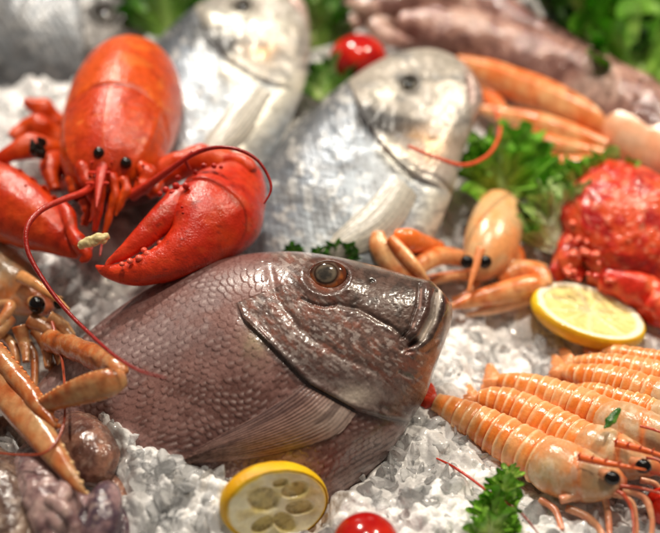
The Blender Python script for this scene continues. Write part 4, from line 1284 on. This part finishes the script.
# ------------------------------------------------------------------ red crab
def crab():
    t = Thing('crab', 'wet red crab with a knobbly shell behind the back lemon slice', 'crab', G(625, 260, 0.2))
    c = G(632, 226, 2.6)

    def cd_(u):
        return 1 + 0.05 * fbm(u * 2.2, 3, 5) + 0.055 * np.maximum(0, vnoise(u * 7, 8) - 0.1) + 0.025 * np.maximum(0, vnoise(u * 17, 9)) + 0.07 * np.exp(-((u[..., 2] + 0.05) / 0.10) ** 2)

    def cc(u):
        n = fbm(u * 4, 4, 3)
        k = mix(lin(186, 34, 20), lin(214, 76, 36), smooth(-0.2, 0.6, n))
        k = mix(k, lin(160, 20, 20), smooth(0.1, 0.6, -n))
        return mix(k, lin(240, 150, 120), 0.5 * smooth(0.35, 0.6, vnoise(u * 15, 4)))
    k = pxs(c)
    t.part('carapace', ball(c, (64 / k, 70 / k, 40 / k), np.array([nrm((1, 0.25, 0.05)), nrm((-0.25, 0.8, 0.35)), nrm((0, -0.35, 1))]), 120, 80, cc, cd_), M['crab'])
    ccol = lambda s, a, v: mix(lin(206, 44, 26), lin(236, 110, 66), smooth(-0.2, 0.6, fbm(v * 1.2, 4, 6)))
    for rws in ([(576, 236, 2.0, 12), (570, 252, 2.2, 14), (572, 268, 1.8, 12), (582, 276, 1.4, 8)], [(600, 278, 2.0, 12), (626, 284, 2.2, 17), (652, 296, 2.0, 18), (680, 314, 1.6, 12)], [(590, 272, 1.6, 10), (606, 278, 1.6, 12), (622, 290, 1.2, 10)],
                [(650, 300, 2.2, 14), (668, 310, 2.2, 16), (690, 330, 2, 12)], [(564, 256, 1.2, 9), (558, 270, 1.2, 9), (562, 280, 0.8, 6)], [(640, 306, 1.4, 10), (658, 316, 1.4, 11), (684, 330, 1.2, 10)]):
        t.part('leg', limb(L([(*r, 0.85) for r in rws]), 36, 20, col=ccol, noise=(0.16, 1.6, 4)), M['crab'])
    nb = Geo()
    for i in range(46):
        x_, y_ = random.uniform(566, 618), random.uniform(222, 282)
        p = G(x_, y_, 3.3 + random.uniform(-0.6, 0.5))
        nb.join(ball(p, (0.14 + 0.2 * random.random(), 0.2 + 0.2 * random.random(), 0.16), n=10, m=8, col=mix(lin(190, 40, 26), lin(228, 110, 80), random.random())))
    t.part('mouth_parts', nb, M['crab'])


crab()

# ------------------------------------------------------------------ squid
SQ1, SQ2, SQ3 = lin(166, 126, 114), lin(122, 86, 78), lin(206, 176, 162)


def sqcol(seed, dark=0.0):
    def f(s, a, v):
        n = fbm(v * 0.45, 4, seed)
        n2 = fbm(v * 2.4, 3, seed + 2)
        c = mix(SQ1, SQ2, smooth(-0.3, 0.5, n + 0.3 * n2))
        c = mix(c, SQ3, 0.55 * smooth(0.2, 0.6, -n))
        c = mix(c, lin(84, 48, 46), 0.6 * smooth(0.35, 0.5, n2))
        return c * (1 - dark)
    return f


def big_squid(label, rows, seed, arms=()):
    t = Thing('squid', label, 'squid', G(rows[1][0], rows[1][1], 0.2), 'large squid at the back')
    t.part('mantle', limb(L(rows), 90, 48, col=sqcol(seed), noise=(0.25, 0.35, seed)), M['squid'])
    for r in arms:
        t.part('arm', limb(L([(*q, 0.9) for q in r]), 40, 16, col=sqcol(seed + 3), noise=(0.15, 0.8, seed)), M['squid'])


big_squid('brown squid lying diagonally just above the long orange claws', [(398, 22, 3.0, 12, 0.8), (440, 34, 3.4, 28, 0.7), (500, 56, 3.8, 36, 0.6), (560, 82, 4.0, 40, 0.55), (620, 112, 4.0, 40, 0.55), (680, 150, 3.8, 36, 0.6), (730, 190, 3, 10, 0.7)], 90)
big_squid('brown squid at the top, nearest the dark leaves', [(430, -10, 3.0, 10, 0.8), (470, 6, 3.6, 24, 0.7), (520, 36, 4.2, 27, 0.6), (575, 70, 4.4, 28, 0.6), (635, 100, 4.4, 26, 0.6), (700, 140, 4, 18, 0.7)], 93)
big_squid('brown squid at the top, behind the cherry tomato with its arms toward it', [(560, -50, 3.6, 12, 0.7), (510, -34, 4.2, 30, 0.6), (450, -12, 4.2, 34, 0.6), (410, 4, 3.8, 26, 0.65), (380, 12, 3.2, 18, 0.7), (362, 14, 2.8, 6, 0.7)], 96,
          arms=[[(385, 10, 3.4, 12), (362, 8, 3.4, 10), (342, -2, 3, 7), (325, -16, 2.4, 4)], [(390, 20, 2.8, 10), (374, 28, 2.6, 9), (396, 40, 2.4, 8), (420, 46, 2.2, 4)], [(400, 28, 2.4, 9), (424, 44, 2.6, 9), (448, 66, 2.2, 5)], [(372, 14, 2.4, 10), (350, 24, 2.2, 9), (330, 20, 1.8, 5)]])


def small_cephalopod(label, mant, arms, seed, cold, eyes=()):
    t = Thing('baby_octopus', label, 'octopus', G(mant[1][0], mant[1][1], 0.1), 'small octopuses piled in the near left corner')
    t.part('mantle', limb(L(mant), 60, 40, col=cold, noise=(0.10, 0.8, seed)), M['squid'])
    for r in arms:
        t.part('arm', limb(L([(*q, 0.9) for q in r]), 50, 16, mod=lambda s, a: 1 + 0.06 * np.sin(s * 60) * (np.sin(a) < 0), col=cold, noise=(0.08, 1.2, seed)), M['squid'])


def occol(a_, b_, seed):
    def f(s, a, v):
        n = fbm(v * 1.1, 4, seed)
        c = mix(a_, b_, smooth(-0.35, 0.4, n))
        return mix(c, lin(220, 196, 180), 0.3 * smooth(0.35, 0.7, fbm(v * 3, 3, seed + 1)))
    return f


small_cephalopod('glossy brown octopus head beside the langoustine claw tip', [(66, 420, 1.4, 8, 0.9), (76, 432, 2.0, 24, 0.8), (86, 448, 2.4, 28, 0.8), (96, 466, 2.2, 26, 0.8), (104, 482, 1.6, 12, 0.8)],
                 [[(104, 476, 1.4, 12), (118, 492, 1.2, 9), (122, 512, 0.9, 7), (116, 540, 0.6, 5)]], 101, occol(lin(166, 120, 100), lin(112, 76, 66), 6))
small_cephalopod('dark purple octopus with a pointed head in the near left corner', [(108, 484, 2.2, 5, 0.9), (106, 496, 2.4, 15, 0.85), (104, 514, 2.2, 18, 0.8), (100, 536, 1.8, 18, 0.8), (96, 560, 1.2, 8, 0.8)],
                 [[(84, 500, 1.8, 11), (82, 520, 1.8, 13), (84, 545, 1.4, 10)], [(118, 512, 1.2, 8), (122, 530, 1, 8), (120, 550, 0.8, 6)]], 103, occol(lin(84, 66, 78), lin(150, 120, 122), 8))
small_cephalopod('pinkish grey octopus with thick curled arms at the bottom left edge', [(30, 446, 1.8, 8, 0.8), (36, 462, 2.4, 24, 0.75), (46, 486, 2.6, 27, 0.75), (54, 512, 2.4, 27, 0.75), (60, 545, 2, 16, 0.8)],
                 [[(34, 470, 2.4, 12), (50, 490, 3.0, 14), (66, 500, 2.8, 12), (72, 516, 2.2, 8)], [(40, 500, 2.4, 13), (56, 520, 2.8, 13), (70, 532, 2.4, 10), (80, 548, 1.8, 7)], [(30, 450, 2.2, 11), (44, 444, 2.2, 10), (58, 456, 2.0, 8), (60, 470, 1.6, 5)], [(22, 468, 2.8, 8), (34, 484, 3.4, 9), (30, 502, 3.2, 8), (40, 518, 2.8, 5)], [(54, 470, 3.0, 8), (66, 482, 3.2, 9), (62, 500, 3.4, 8), (50, 508, 3.2, 5)], [(48, 500, 3.4, 7), (62, 508, 3.4, 8), (74, 524, 3.0, 7), (70, 545, 2.4, 5)]], 105, occol(lin(178, 146, 142), lin(116, 86, 88), 10))
small_cephalopod('dull olive brown octopus cut by the lower left edge of the picture', [(-20, 450, 1.8, 14, 0.8), (-4, 476, 2.2, 26, 0.75), (8, 505, 2.4, 28, 0.75), (14, 545, 2, 20, 0.8)],
                 [[(8, 480, 2.4, 12), (18, 496, 2.6, 12), (24, 516, 2.4, 12), (28, 545, 2, 8)], [(-10, 430, 2.2, 11), (8, 426, 2.0, 10), (22, 436, 1.8, 8), (24, 450, 1.4, 4)], [(0, 500, 2.6, 11), (-4, 522, 2.8, 13), (6, 540, 2.4, 10)]], 107, occol(lin(140, 116, 100), lin(92, 70, 62), 12))

# ------------------------------------------------------------------ tomatoes and lemons
def tomato(px, py, r_px, h, label):
    p = G(px, py, h)
    k = r_px / pxs(p)
    t = Thing('cherry_tomato', label, 'tomato', p - np.array((0, 0, k)), 'cherry tomatoes')
    t.part('skin', ball(p, (k, k, k * 0.9), n=60, m=40, col=lambda u: mix(lin(168, 12, 10), lin(200, 36, 16), smooth(-0.3, 0.6, fbm(u * 1.6, 3, int(px)))), disp=lambda u: 1 + 0.02 * vnoise(u * 1.8, int(px))), M['tomato'])


tomato(358, 61, 29, 2.4, 'round red cherry tomato lying above the silver bream at the back')
tomato(366, 545, 34, 1.2, 'red cherry tomato cut by the lower edge, next to the halved lemon')
p_ = G(664, 508, 1.0)
tomato(668, 506, 22, 1.0, 'red cherry tomato half hidden behind the front langoustine head at the right edge')


def lemon(px, py, rx, ry_ratio, h, tilt_axis, thick, label, seed, name='lemon_slice', peelw=0.14, rot=0.0):
    """a cut lemon: peel body with a cut face whose normal is tilt_axis"""
    c = G(px, py, h)
    k = rx / pxs(c)
    z = nrm(tilt_axis)
    x = nrm(RGT - z * np.dot(RGT, z))
    x = nrm(x * math.cos(rot) + np.cross(z, x) * math.sin(rot))
    y = np.cross(z, x)
    A = np.array([x, y, z])
    t = Thing(name, label, 'lemon', c - np.array((0, 0, k * 0.5)), 'cut lemons')
    # peel: bowl shape below the cut
    m, n = 40, 80
    ph = np.linspace(0, 2 * math.pi, n, endpoint=False)
    prof = [(0.985, -0.0)] + [(math.cos(a) ** 0.7 * (1 + 0.12 * math.sin(2 * a)), -thick * math.sin(a)) for a in np.linspace(0.06, math.pi / 2 - 0.02, m - 1)]
    v = []
    for r, zz in prof:
        v.append(np.stack([r * np.cos(ph), r * np.sin(ph) * ry_ratio, np.full(n, zz)], -1))
    v = np.array(v) * k
    bump = 1 + 0.006 * vnoise(v * 5, seed)
    W = c + (v * bump[..., None]) @ A
    n1 = fbm(W * 0.6, 3, seed)
    col = mix(lin(240, 196, 26), lin(228, 168, 16), smooth(-0.4, 0.5, n1))
    g = Geo().add(W, grid_faces(m, n, True)[:, ::-1], col=col)
    t.part('peel', g, M['peel'])
    # cut face: rings with pith, membranes, pulp, seeds' hollows
    mr, nn = 70, 160
    rr = np.linspace(0.0, 1.0, mr)[:, None]
    pp = np.linspace(0, 2 * math.pi, nn, endpoint=False)[None]
    nseg = 9
    wob = pp + 0.18 * np.sin(pp * 2 + seed) + 0.08 * np.sin(pp * 5 + seed)
    fr = (wob * nseg / (2 * math.pi)) % 1.0
    ed = np.minimum(fr, 1 - fr) * 2 * math.pi / nseg * np.maximum(rr, 0.05)
    n3 = fbm(xyz(rr * np.cos(pp) * 5, rr * np.sin(pp) * 5, 3.3), 3, seed)
    pith = smooth(1 - peelw - 0.05, 1 - peelw + 0.02, rr + 0.03 * n3)
    mem = np.clip(np.exp(-(ed / 0.035) ** 2) + np.exp(-(rr / 0.10) ** 2), 0, 1)
    pulp = mix(lin(236, 220, 150), lin(220, 202, 122), smooth(-0.4, 0.5, n3))
    juice = np.sin(wob * 60 + 4 * n3) * 0.5 + 0.5
    pulp = mix(pulp, lin(232, 220, 156), 0.4 * juice)
    cf = mix(pulp, lin(240, 232, 190), 0.6 * np.clip(mem, 0, 1))
    cf = mix(cf, lin(244, 238, 214), pith)
    cf = mix(cf, lin(242, 198, 30), smooth(0.955, 0.985, rr + 0 * pp))
    zz = -0.012 * (1 - mem) * (1 - pith) + 0.012 * n3 * (1 - pith) + 0.02 * smooth(0.80, 0.9, rr) - 0.02 * smooth(0.96, 1.0, rr)
    return t, c, k, A, (rr, pp, cf, zz, mr, nn, ry_ratio)


def face(t, c, k, A, d, hollows=()):
    rr, pp, cf, zz, mr, nn, ry = d
    X, Y = rr * np.cos(pp) * 0.988, rr * np.sin(pp) * ry * 0.988
    zz = zz + 0 * pp
    for hx, hy, ra, rb, ang, in hollows:
        ca, sa = math.cos(ang), math.sin(ang)
        dx, dy = X - hx, Y - hy
        q = np.hypot((dx * ca + dy * sa) / ra, (-dx * sa + dy * ca) / rb)
        k1 = smooth(1.12, 0.78, q + 0.12 * vnoise(xyz(X * 7, Y * 7, 0.4), 15))
        zz = zz - 0.05 * k1
        n3 = fbm(xyz(X * 9, Y * 9, 1.0), 3, 6)
        k1 = k1 * (0.9 + 0.1 * n3)
        cf = mix(cf, mix(mix(lin(214, 194, 104), lin(168, 148, 66), smooth(-0.4, 0.5, n3)), lin(226, 210, 132), 0.5 * smooth(0.2, 0.9, np.sin(np.arctan2(dy, dx) * 9 + 3 * n3))), 0.92 * k1)
    W = c + np.stack([X, Y, zz + 0.004], -1) * k @ A
    t.part('cut_face', Geo().add(W, grid_faces(mr, nn, True), col=cf), M['pulp'])


# front half: pale thick pith with five dark pulp windows
t, c, k, A, d = lemon(278, 507, 58, 0.74, 2.0, nrm(CAM - G(276, 506, 1.6)) * 0.8 + np.array((0.42, -0.42, -0.38)), 0.55, 'thick cut lemon with few pulp windows lying in front of the snapper', 4, rot=-0.38, name='lemon_half')
rr, pp, cf, zz, mr, nn, ry = d
n4 = fbm(xyz(rr * np.cos(pp) * 3, rr * np.sin(pp) * 3, 2.0), 3, 9)
cf = mix(lin(250, 240, 200), lin(240, 226, 170), smooth(-0.3, 0.6, n4))
rad_ = 0.5 + 0.5 * np.cos(pp * 7 + 0.9 * n4 + 0.6)
cf = mix(cf, lin(226, 206, 130), 0.55 * smooth(0.35, 0.8, rad_) * smooth(0.12, 0.3, rr) * smooth(0.86, 0.74, rr))
cf = mix(cf, lin(242, 200, 34), smooth(0.90, 0.97, rr + 0.02 * n4))
zz = 0.012 * n4 - 0.03 * smooth(0.93, 1.0, rr)
face(t, c, k, A, (rr, pp, cf, zz, mr, nn, ry), [(-0.32, 0.12, 0.33, 0.24, -0.25), (0.22, 0.36, 0.25, 0.17, 0.3), (0.42, 0.02, 0.27, 0.15, 0.1), (0.24, -0.28, 0.30, 0.16, -0.5), (-0.16, -0.36, 0.22, 0.16, 0.5), (-0.12, 0.46, 0.15, 0.08, 0.3)])
t, c, k, A, d = lemon(590, 311, 57, 0.74, 2.0, (0.20, 0.02, 1.0), 0.42, 'juicy lemon slice lying tilted on the ice in front of the red crab', 11, rot=-0.22)
face(t, c, k, A, d)

# ------------------------------------------------------------------ lettuce
def leaf_geo(c, size, yaw, lift, seed, cols, ruff=0.28, spread=75, curl=0.5):
    nr, na = 40, 90
    r = np.linspace(0.02, 1, nr)[:, None]
    a = np.linspace(-1, 1, na)[None]
    an = np.radians(a * spread)
    edge = 1 + 0.10 * np.sin(a * 17 + seed) + 0.06 * np.sin(a * 41 + seed * 2)
    rad = r * edge * (1 - 0.25 * a * a)
    x = rad * np.sin(an)
    y = rad * np.cos(an)
    z = curl * r ** 2 * (0.5 + 0.5 * a * a) + ruff * r ** 2.2 * (np.sin(a * 11 + seed + 2 * r) + 0.6 * np.sin(a * 23 + seed * 1.7)) * 0.5 + 0.06 * fbm(xyz(x * 4, y * 4, seed), 3, seed)
    x = x + 0.10 * r ** 2 * np.sin(a * 29 + seed)
    v = np.stack([x, y, z], -1) * size
    cy, sy = math.cos(yaw), math.sin(yaw)
    cl, sl = math.cos(lift), math.sin(lift)
    v = v @ np.array([[1, 0, 0], [0, cl, sl], [0, -sl, cl]])
    v = v @ np.array([[cy, sy, 0], [-sy, cy, 0], [0, 0, 1]])
    v = v + c
    n = fbm(v * 0.8, 4, seed)
    rib = np.exp(-(a * r / 0.07) ** 2) + 0.5 * np.exp(-((np.abs(a) - 0.45 * r) / 0.05) ** 2)
    cc = mix(cols[0], cols[1], np.clip(smooth(0.2, 1.0, r + 0.25 * n), 0, 1))
    cc = mix(cc, cols[2], np.clip(0.6 * rib * (1 - 0.5 * r), 0, 1))
    f = grid_faces(nr, na)
    nn = nrm(np.cross(np.gradient(v, axis=1), np.gradient(v, axis=0)))
    g = Geo().add(v, f[:, ::-1], col=cc).add(v - nn * 0.05, f, col=cc)
    return g


GR = (lin(190, 216, 112), lin(120, 176, 54), lin(220, 232, 176))
GD = (lin(96, 146, 48), lin(56, 112, 30), lin(150, 186, 100))
GW = (lin(222, 230, 190), lin(150, 186, 96), lin(238, 240, 220))


def lettuce(label, leaves, cols, seed, name='lettuce_leaf'):
    g = Geo()
    for i, (px, py, h, s_px, yaw, lift) in enumerate(leaves):
        p = G(px, py, h)
        g.join(leaf_geo(p, s_px / pxs(p), math.radians(yaw), math.radians(lift), seed + i * 3, cols))
    single(name, g, M['leaf'], label, 'lettuce', 'lettuce garnish')


lettuce('bright frilly lettuce sprig in the front between ice and langoustines', [(492, 540, 0.6, 34, 20, 60), (490, 524, 0.8, 30, -30, 55), (497, 510, 1.2, 28, -5, 70), (503, 494, 1.8, 24, -20, 60), (509, 482, 2.0, 18, 25, 50), (484, 542, 0.8, 28, 60, 40), (502, 530, 0.7, 24, -60, 45)], GR, 3)
lettuce('small dark lettuce tips sticking up behind the snapper head', [(338, 262, 4.5, 22, 10, 60), (346, 264, 4.4, 22, -50, 55), (318, 258, 4.4, 13, 30, 70), (294, 254, 4.6, 13, 0, 75)], GD, 13)
lettuce('lettuce leaf standing right of the middle bream snout', [(505, 205, 1.0, 62, 10, 60), (495, 190, 1.4, 52, -20, 65), (512, 165, 2.0, 42, 15, 60), (520, 185, 1.0, 46, -60, 40), (490, 175, 1.6, 44, 45, 50)], (lin(180, 212, 100), lin(112, 172, 50), lin(200, 222, 150)), 23)
lettuce('pale whitish lettuce heart between the langoustine and the red crab', [(554, 254, 1.2, 56, -5, 42), (560, 240, 1.8, 58, -25, 38), (562, 250, 1.4, 46, -5, 40), (560, 230, 2.2, 46, -10, 55), (570, 226, 2.4, 40, -40, 50)], GW, 33)
lettuce('green lettuce edge curling above the red crab', [(585, 208, 1.8, 46, 5, 55), (602, 196, 2.2, 44, -30, 50), (568, 200, 1.8, 40, 40, 50), (612, 186, 2.2, 30, -10, 60)], GR, 43)
lettuce('lettuce clump beside the squid in the top right corner', [(640, 92, 3.4, 80, 10, 50), (664, 70, 3.8, 84, -30, 50), (618, 60, 3.8, 76, 40, 45), (645, 40, 4.6, 90, 0, 55), (680, 95, 3.4, 70, -60, 40), (612, 20, 4.6, 80, 30, 50)], (lin(150, 194, 78), lin(86, 146, 34), lin(188, 214, 126)), 53)
lettuce('dark green leaves behind the squid at the top right', [(578, 36, 3.2, 70, 30, 45), (566, 10, 3.6, 80, -10, 55), (600, 60, 3.4, 56, -30, 40), (560, 0, 3.6, 60, 50, 40)], (lin(52, 84, 26), lin(24, 52, 14), lin(80, 110, 44)), 63)
lettuce('lettuce leaf behind the bream, left of the back cherry tomato', [(312, 50, 1.4, 52, 0, 60), (318, 30, 2.0, 48, -30, 55), (306, 18, 2.2, 46, 30, 55), (330, 92, 1.0, 34, -20, 45), (322, 100, 1.0, 30, 40, 40)], (lin(140, 176, 84), lin(66, 110, 32), lin(200, 214, 150)), 73)
lettuce('lettuce leaf at the very back between the two left breams', [(168, 40, 1.4, 56, 0, 60), (180, 18, 2.0, 52, -30, 50), (156, 15, 2.0, 48, 35, 55), (196, 5, 2.4, 46, 10, 60)], (lin(130, 172, 70), lin(58, 108, 28), lin(180, 206, 130)), 83)
gs = limb(L([(604, 428, 4.4, 1.2, 0.6), (609, 422, 4.5, 4.0, 0.6), (615, 415, 4.6, 4.4, 0.6), (620, 409, 4.6, 1.0, 0.6)]), 24, 14, col=lambda s, a, v: mix(lin(44, 92, 24), lin(110, 160, 60), smooth(0.2, 0.9, np.cos(a))), noise=(0.09, 2.5, 3))
single('herb_scrap', gs, M['leaf'], 'small dark green herb scrap lying on the third langoustine', 'herb')
fa = limb(L([(436, 458, 0.9, 0.8, 1), (452, 466, 1.3, 1.3, 1), (470, 478, 1.5, 1.4, 1), (486, 490, 1.7, 1.4, 1), (505, 502, 1.9, 1.3, 1), (522, 514, 1.5, 1.2, 1), (540, 536, 1.0, 1.0, 1)]), 80, 8, col=lambda s, a, v: mix(lin(206, 60, 40), lin(120, 40, 30), s))
single('loose_antenna', fa, M['prawn'], 'thin red loose feeler lying across the front ice under the lettuce sprig', 'feeler')

# ------------------------------------------------------------------ crushed ice
def ico(sub):
    p = (1 + 5 ** 0.5) / 2
    v = [(-1, p, 0), (1, p, 0), (-1, -p, 0), (1, -p, 0), (0, -1, p), (0, 1, p), (0, -1, -p), (0, 1, -p), (p, 0, -1), (p, 0, 1), (-p, 0, -1), (-p, 0, 1)]
    f = [(0, 11, 5), (0, 5, 1), (0, 1, 7), (0, 7, 10), (0, 10, 11), (1, 5, 9), (5, 11, 4), (11, 10, 2), (10, 7, 6), (7, 1, 8), (3, 9, 4), (3, 4, 2), (3, 2, 6), (3, 6, 8), (3, 8, 9), (4, 9, 5), (2, 4, 11), (6, 2, 10), (8, 6, 7), (9, 8, 1)]
    v = [tuple(nrm(q)) for q in v]
    for _ in range(sub):
        cache, nf = {}, []

        def midp(a, b):
            key = (min(a, b), max(a, b))
            if key not in cache:
                v.append(tuple(nrm((np.array(v[a]) + np.array(v[b])) / 2)))
                cache[key] = len(v) - 1
            return cache[key]
        for a, b, c in f:
            x, y, z = midp(a, b), midp(b, c), midp(c, a)
            nf += [(a, x, z), (b, y, x), (c, z, y), (x, y, z)]
        f = nf
    return np.array(v), np.array(f)


def protos(sub, cnt, seed):
    r = np.random.default_rng(seed)
    v0, f = ico(sub)
    out = []
    for i in range(cnt):
        v = v0.copy()
        for _ in range(9):
            n = nrm(r.normal(size=3))
            d = r.uniform(0.22, 0.72)
            ex = np.maximum(v @ n - d, 0)
            v = v - ex[:, None] * n
        v = v * r.uniform(0.35, 1.5, 3)
        out.append(v)
    return np.array(out), f


bt_v, bt_f, off = [], [], 0
for g in ALL:
    v = np.concatenate(g.v)
    bt_v.append(v)
    for a in g.q:
        bt_f += (a + off).tolist()
    for a in g.t:
        bt_f += (a + off).tolist()
    off += len(v)
BVH = BVHTree.FromPolygons(np.concatenate(bt_v).tolist(), bt_f)


def rot_rand(n, r):
    q = nrm(r.normal(size=(n, 4)))
    w, x, y, z = q.T
    return np.stack([1 - 2 * (y * y + z * z), 2 * (x * y - z * w), 2 * (x * z + y * w), 2 * (x * y + z * w), 1 - 2 * (x * x + z * z), 2 * (y * z - x * w), 2 * (x * z - y * w), 2 * (y * z + x * w), 1 - 2 * (x * x + y * y)], -1).reshape(n, 3, 3)


def inside(p):
    cnt, q = 0, Vector(p)
    d = Vector((0.03, 0.02, 1)).normalized()
    for _ in range(12):
        h = BVH.ray_cast(q, d)
        if h[0] is None:
            break
        cnt += 1
        q = h[0] + d * 1e-3
    return cnt % 2 == 1


r = np.random.default_rng(5)
pts, rad = [], []
# loose layer over the whole bed
step = 0.62
for gy_ in np.arange(-27, 80, step):
    far = smooth(5, 45, gy_)
    st = step * (1 + 0.9 * far)
    half = 13 + (gy_ + 60) * 0.40
    if gy_ > 5 and random.random() < 0.45 * far:
        continue
    for gx_ in np.arange(-half, half, st):
        x_, y_ = gx_ + r.uniform(-0.4, 0.4), gy_ + r.uniform(-0.4, 0.4)
        s_ = (0.22 + 0.75 * r.random() ** 1.8) * (1 + 0.35 * far)
        if r.random() < 0.5:
            continue
        pts.append((x_, y_, float(bed(x_, y_)) - 0.25 + r.uniform(-0.15, 0.4)))
        rad.append(s_)
# heaps that bury the belly of the snapper and fill the gaps
for line, h_, spread, cnt in HEAPS:
    ln = catmull(np.array([(*q, 0) for q in line], float), 60)
    for i in range(int(cnt * 0.75)):
        q = ln[r.integers(0, 60)]
        a = r.normal(size=2) * spread * 0.5
        p = G(q[0], q[1], h_ * 0.6)
        x_, y_ = p[0] + a[0] * 1.1, p[1] + a[1] * 1.1
        pts.append((x_, y_, float(bed(x_, y_)) + float(heap(np.array([x_]), np.array([y_]))[0]) + r.uniform(-0.15, 0.35)))
        rad.append(0.22 + 0.5 * r.random() ** 2)
pts, rad = np.array(pts), np.array(rad)
keep = np.ones(len(pts), bool)
for i in range(len(pts)):
    if inside(pts[i]):
        keep[i] = False
        continue
    h = BVH.find_nearest(Vector(pts[i]), rad[i] * 0.9)
    if h[0] is not None:
        rad[i] = min(rad[i], max(h[3] * 1.25, 0.0))
        if rad[i] < 0.16:
            keep[i] = False
pts, rad = pts[keep], rad[keep]
near = pts[:, 1] < 12
g = Geo()
for sel, sub, cnt, sd in ((near, 2, 26, 3), (~near, 1, 16, 4)):
    P, f = protos(sub, cnt, sd)
    idx = np.nonzero(sel)[0]
    R = rot_rand(len(idx), r)
    pk = r.integers(0, cnt, len(idx))
    V = np.einsum('nij,nkj->nki', R, P[pk]) * (rad[idx] * 1.1)[:, None, None] + pts[idx][:, None]
    F = f[None] + (np.arange(len(idx)) * P.shape[1])[:, None, None]
    g.add(V.reshape(-1, 3), None, F.reshape(-1, 3))
single('crushed_ice', g, M['ice'], 'translucent crushed ice chips covering the whole display', 'ice', kind='stuff', keep=False, flat=True)
print('ice chips', len(pts))
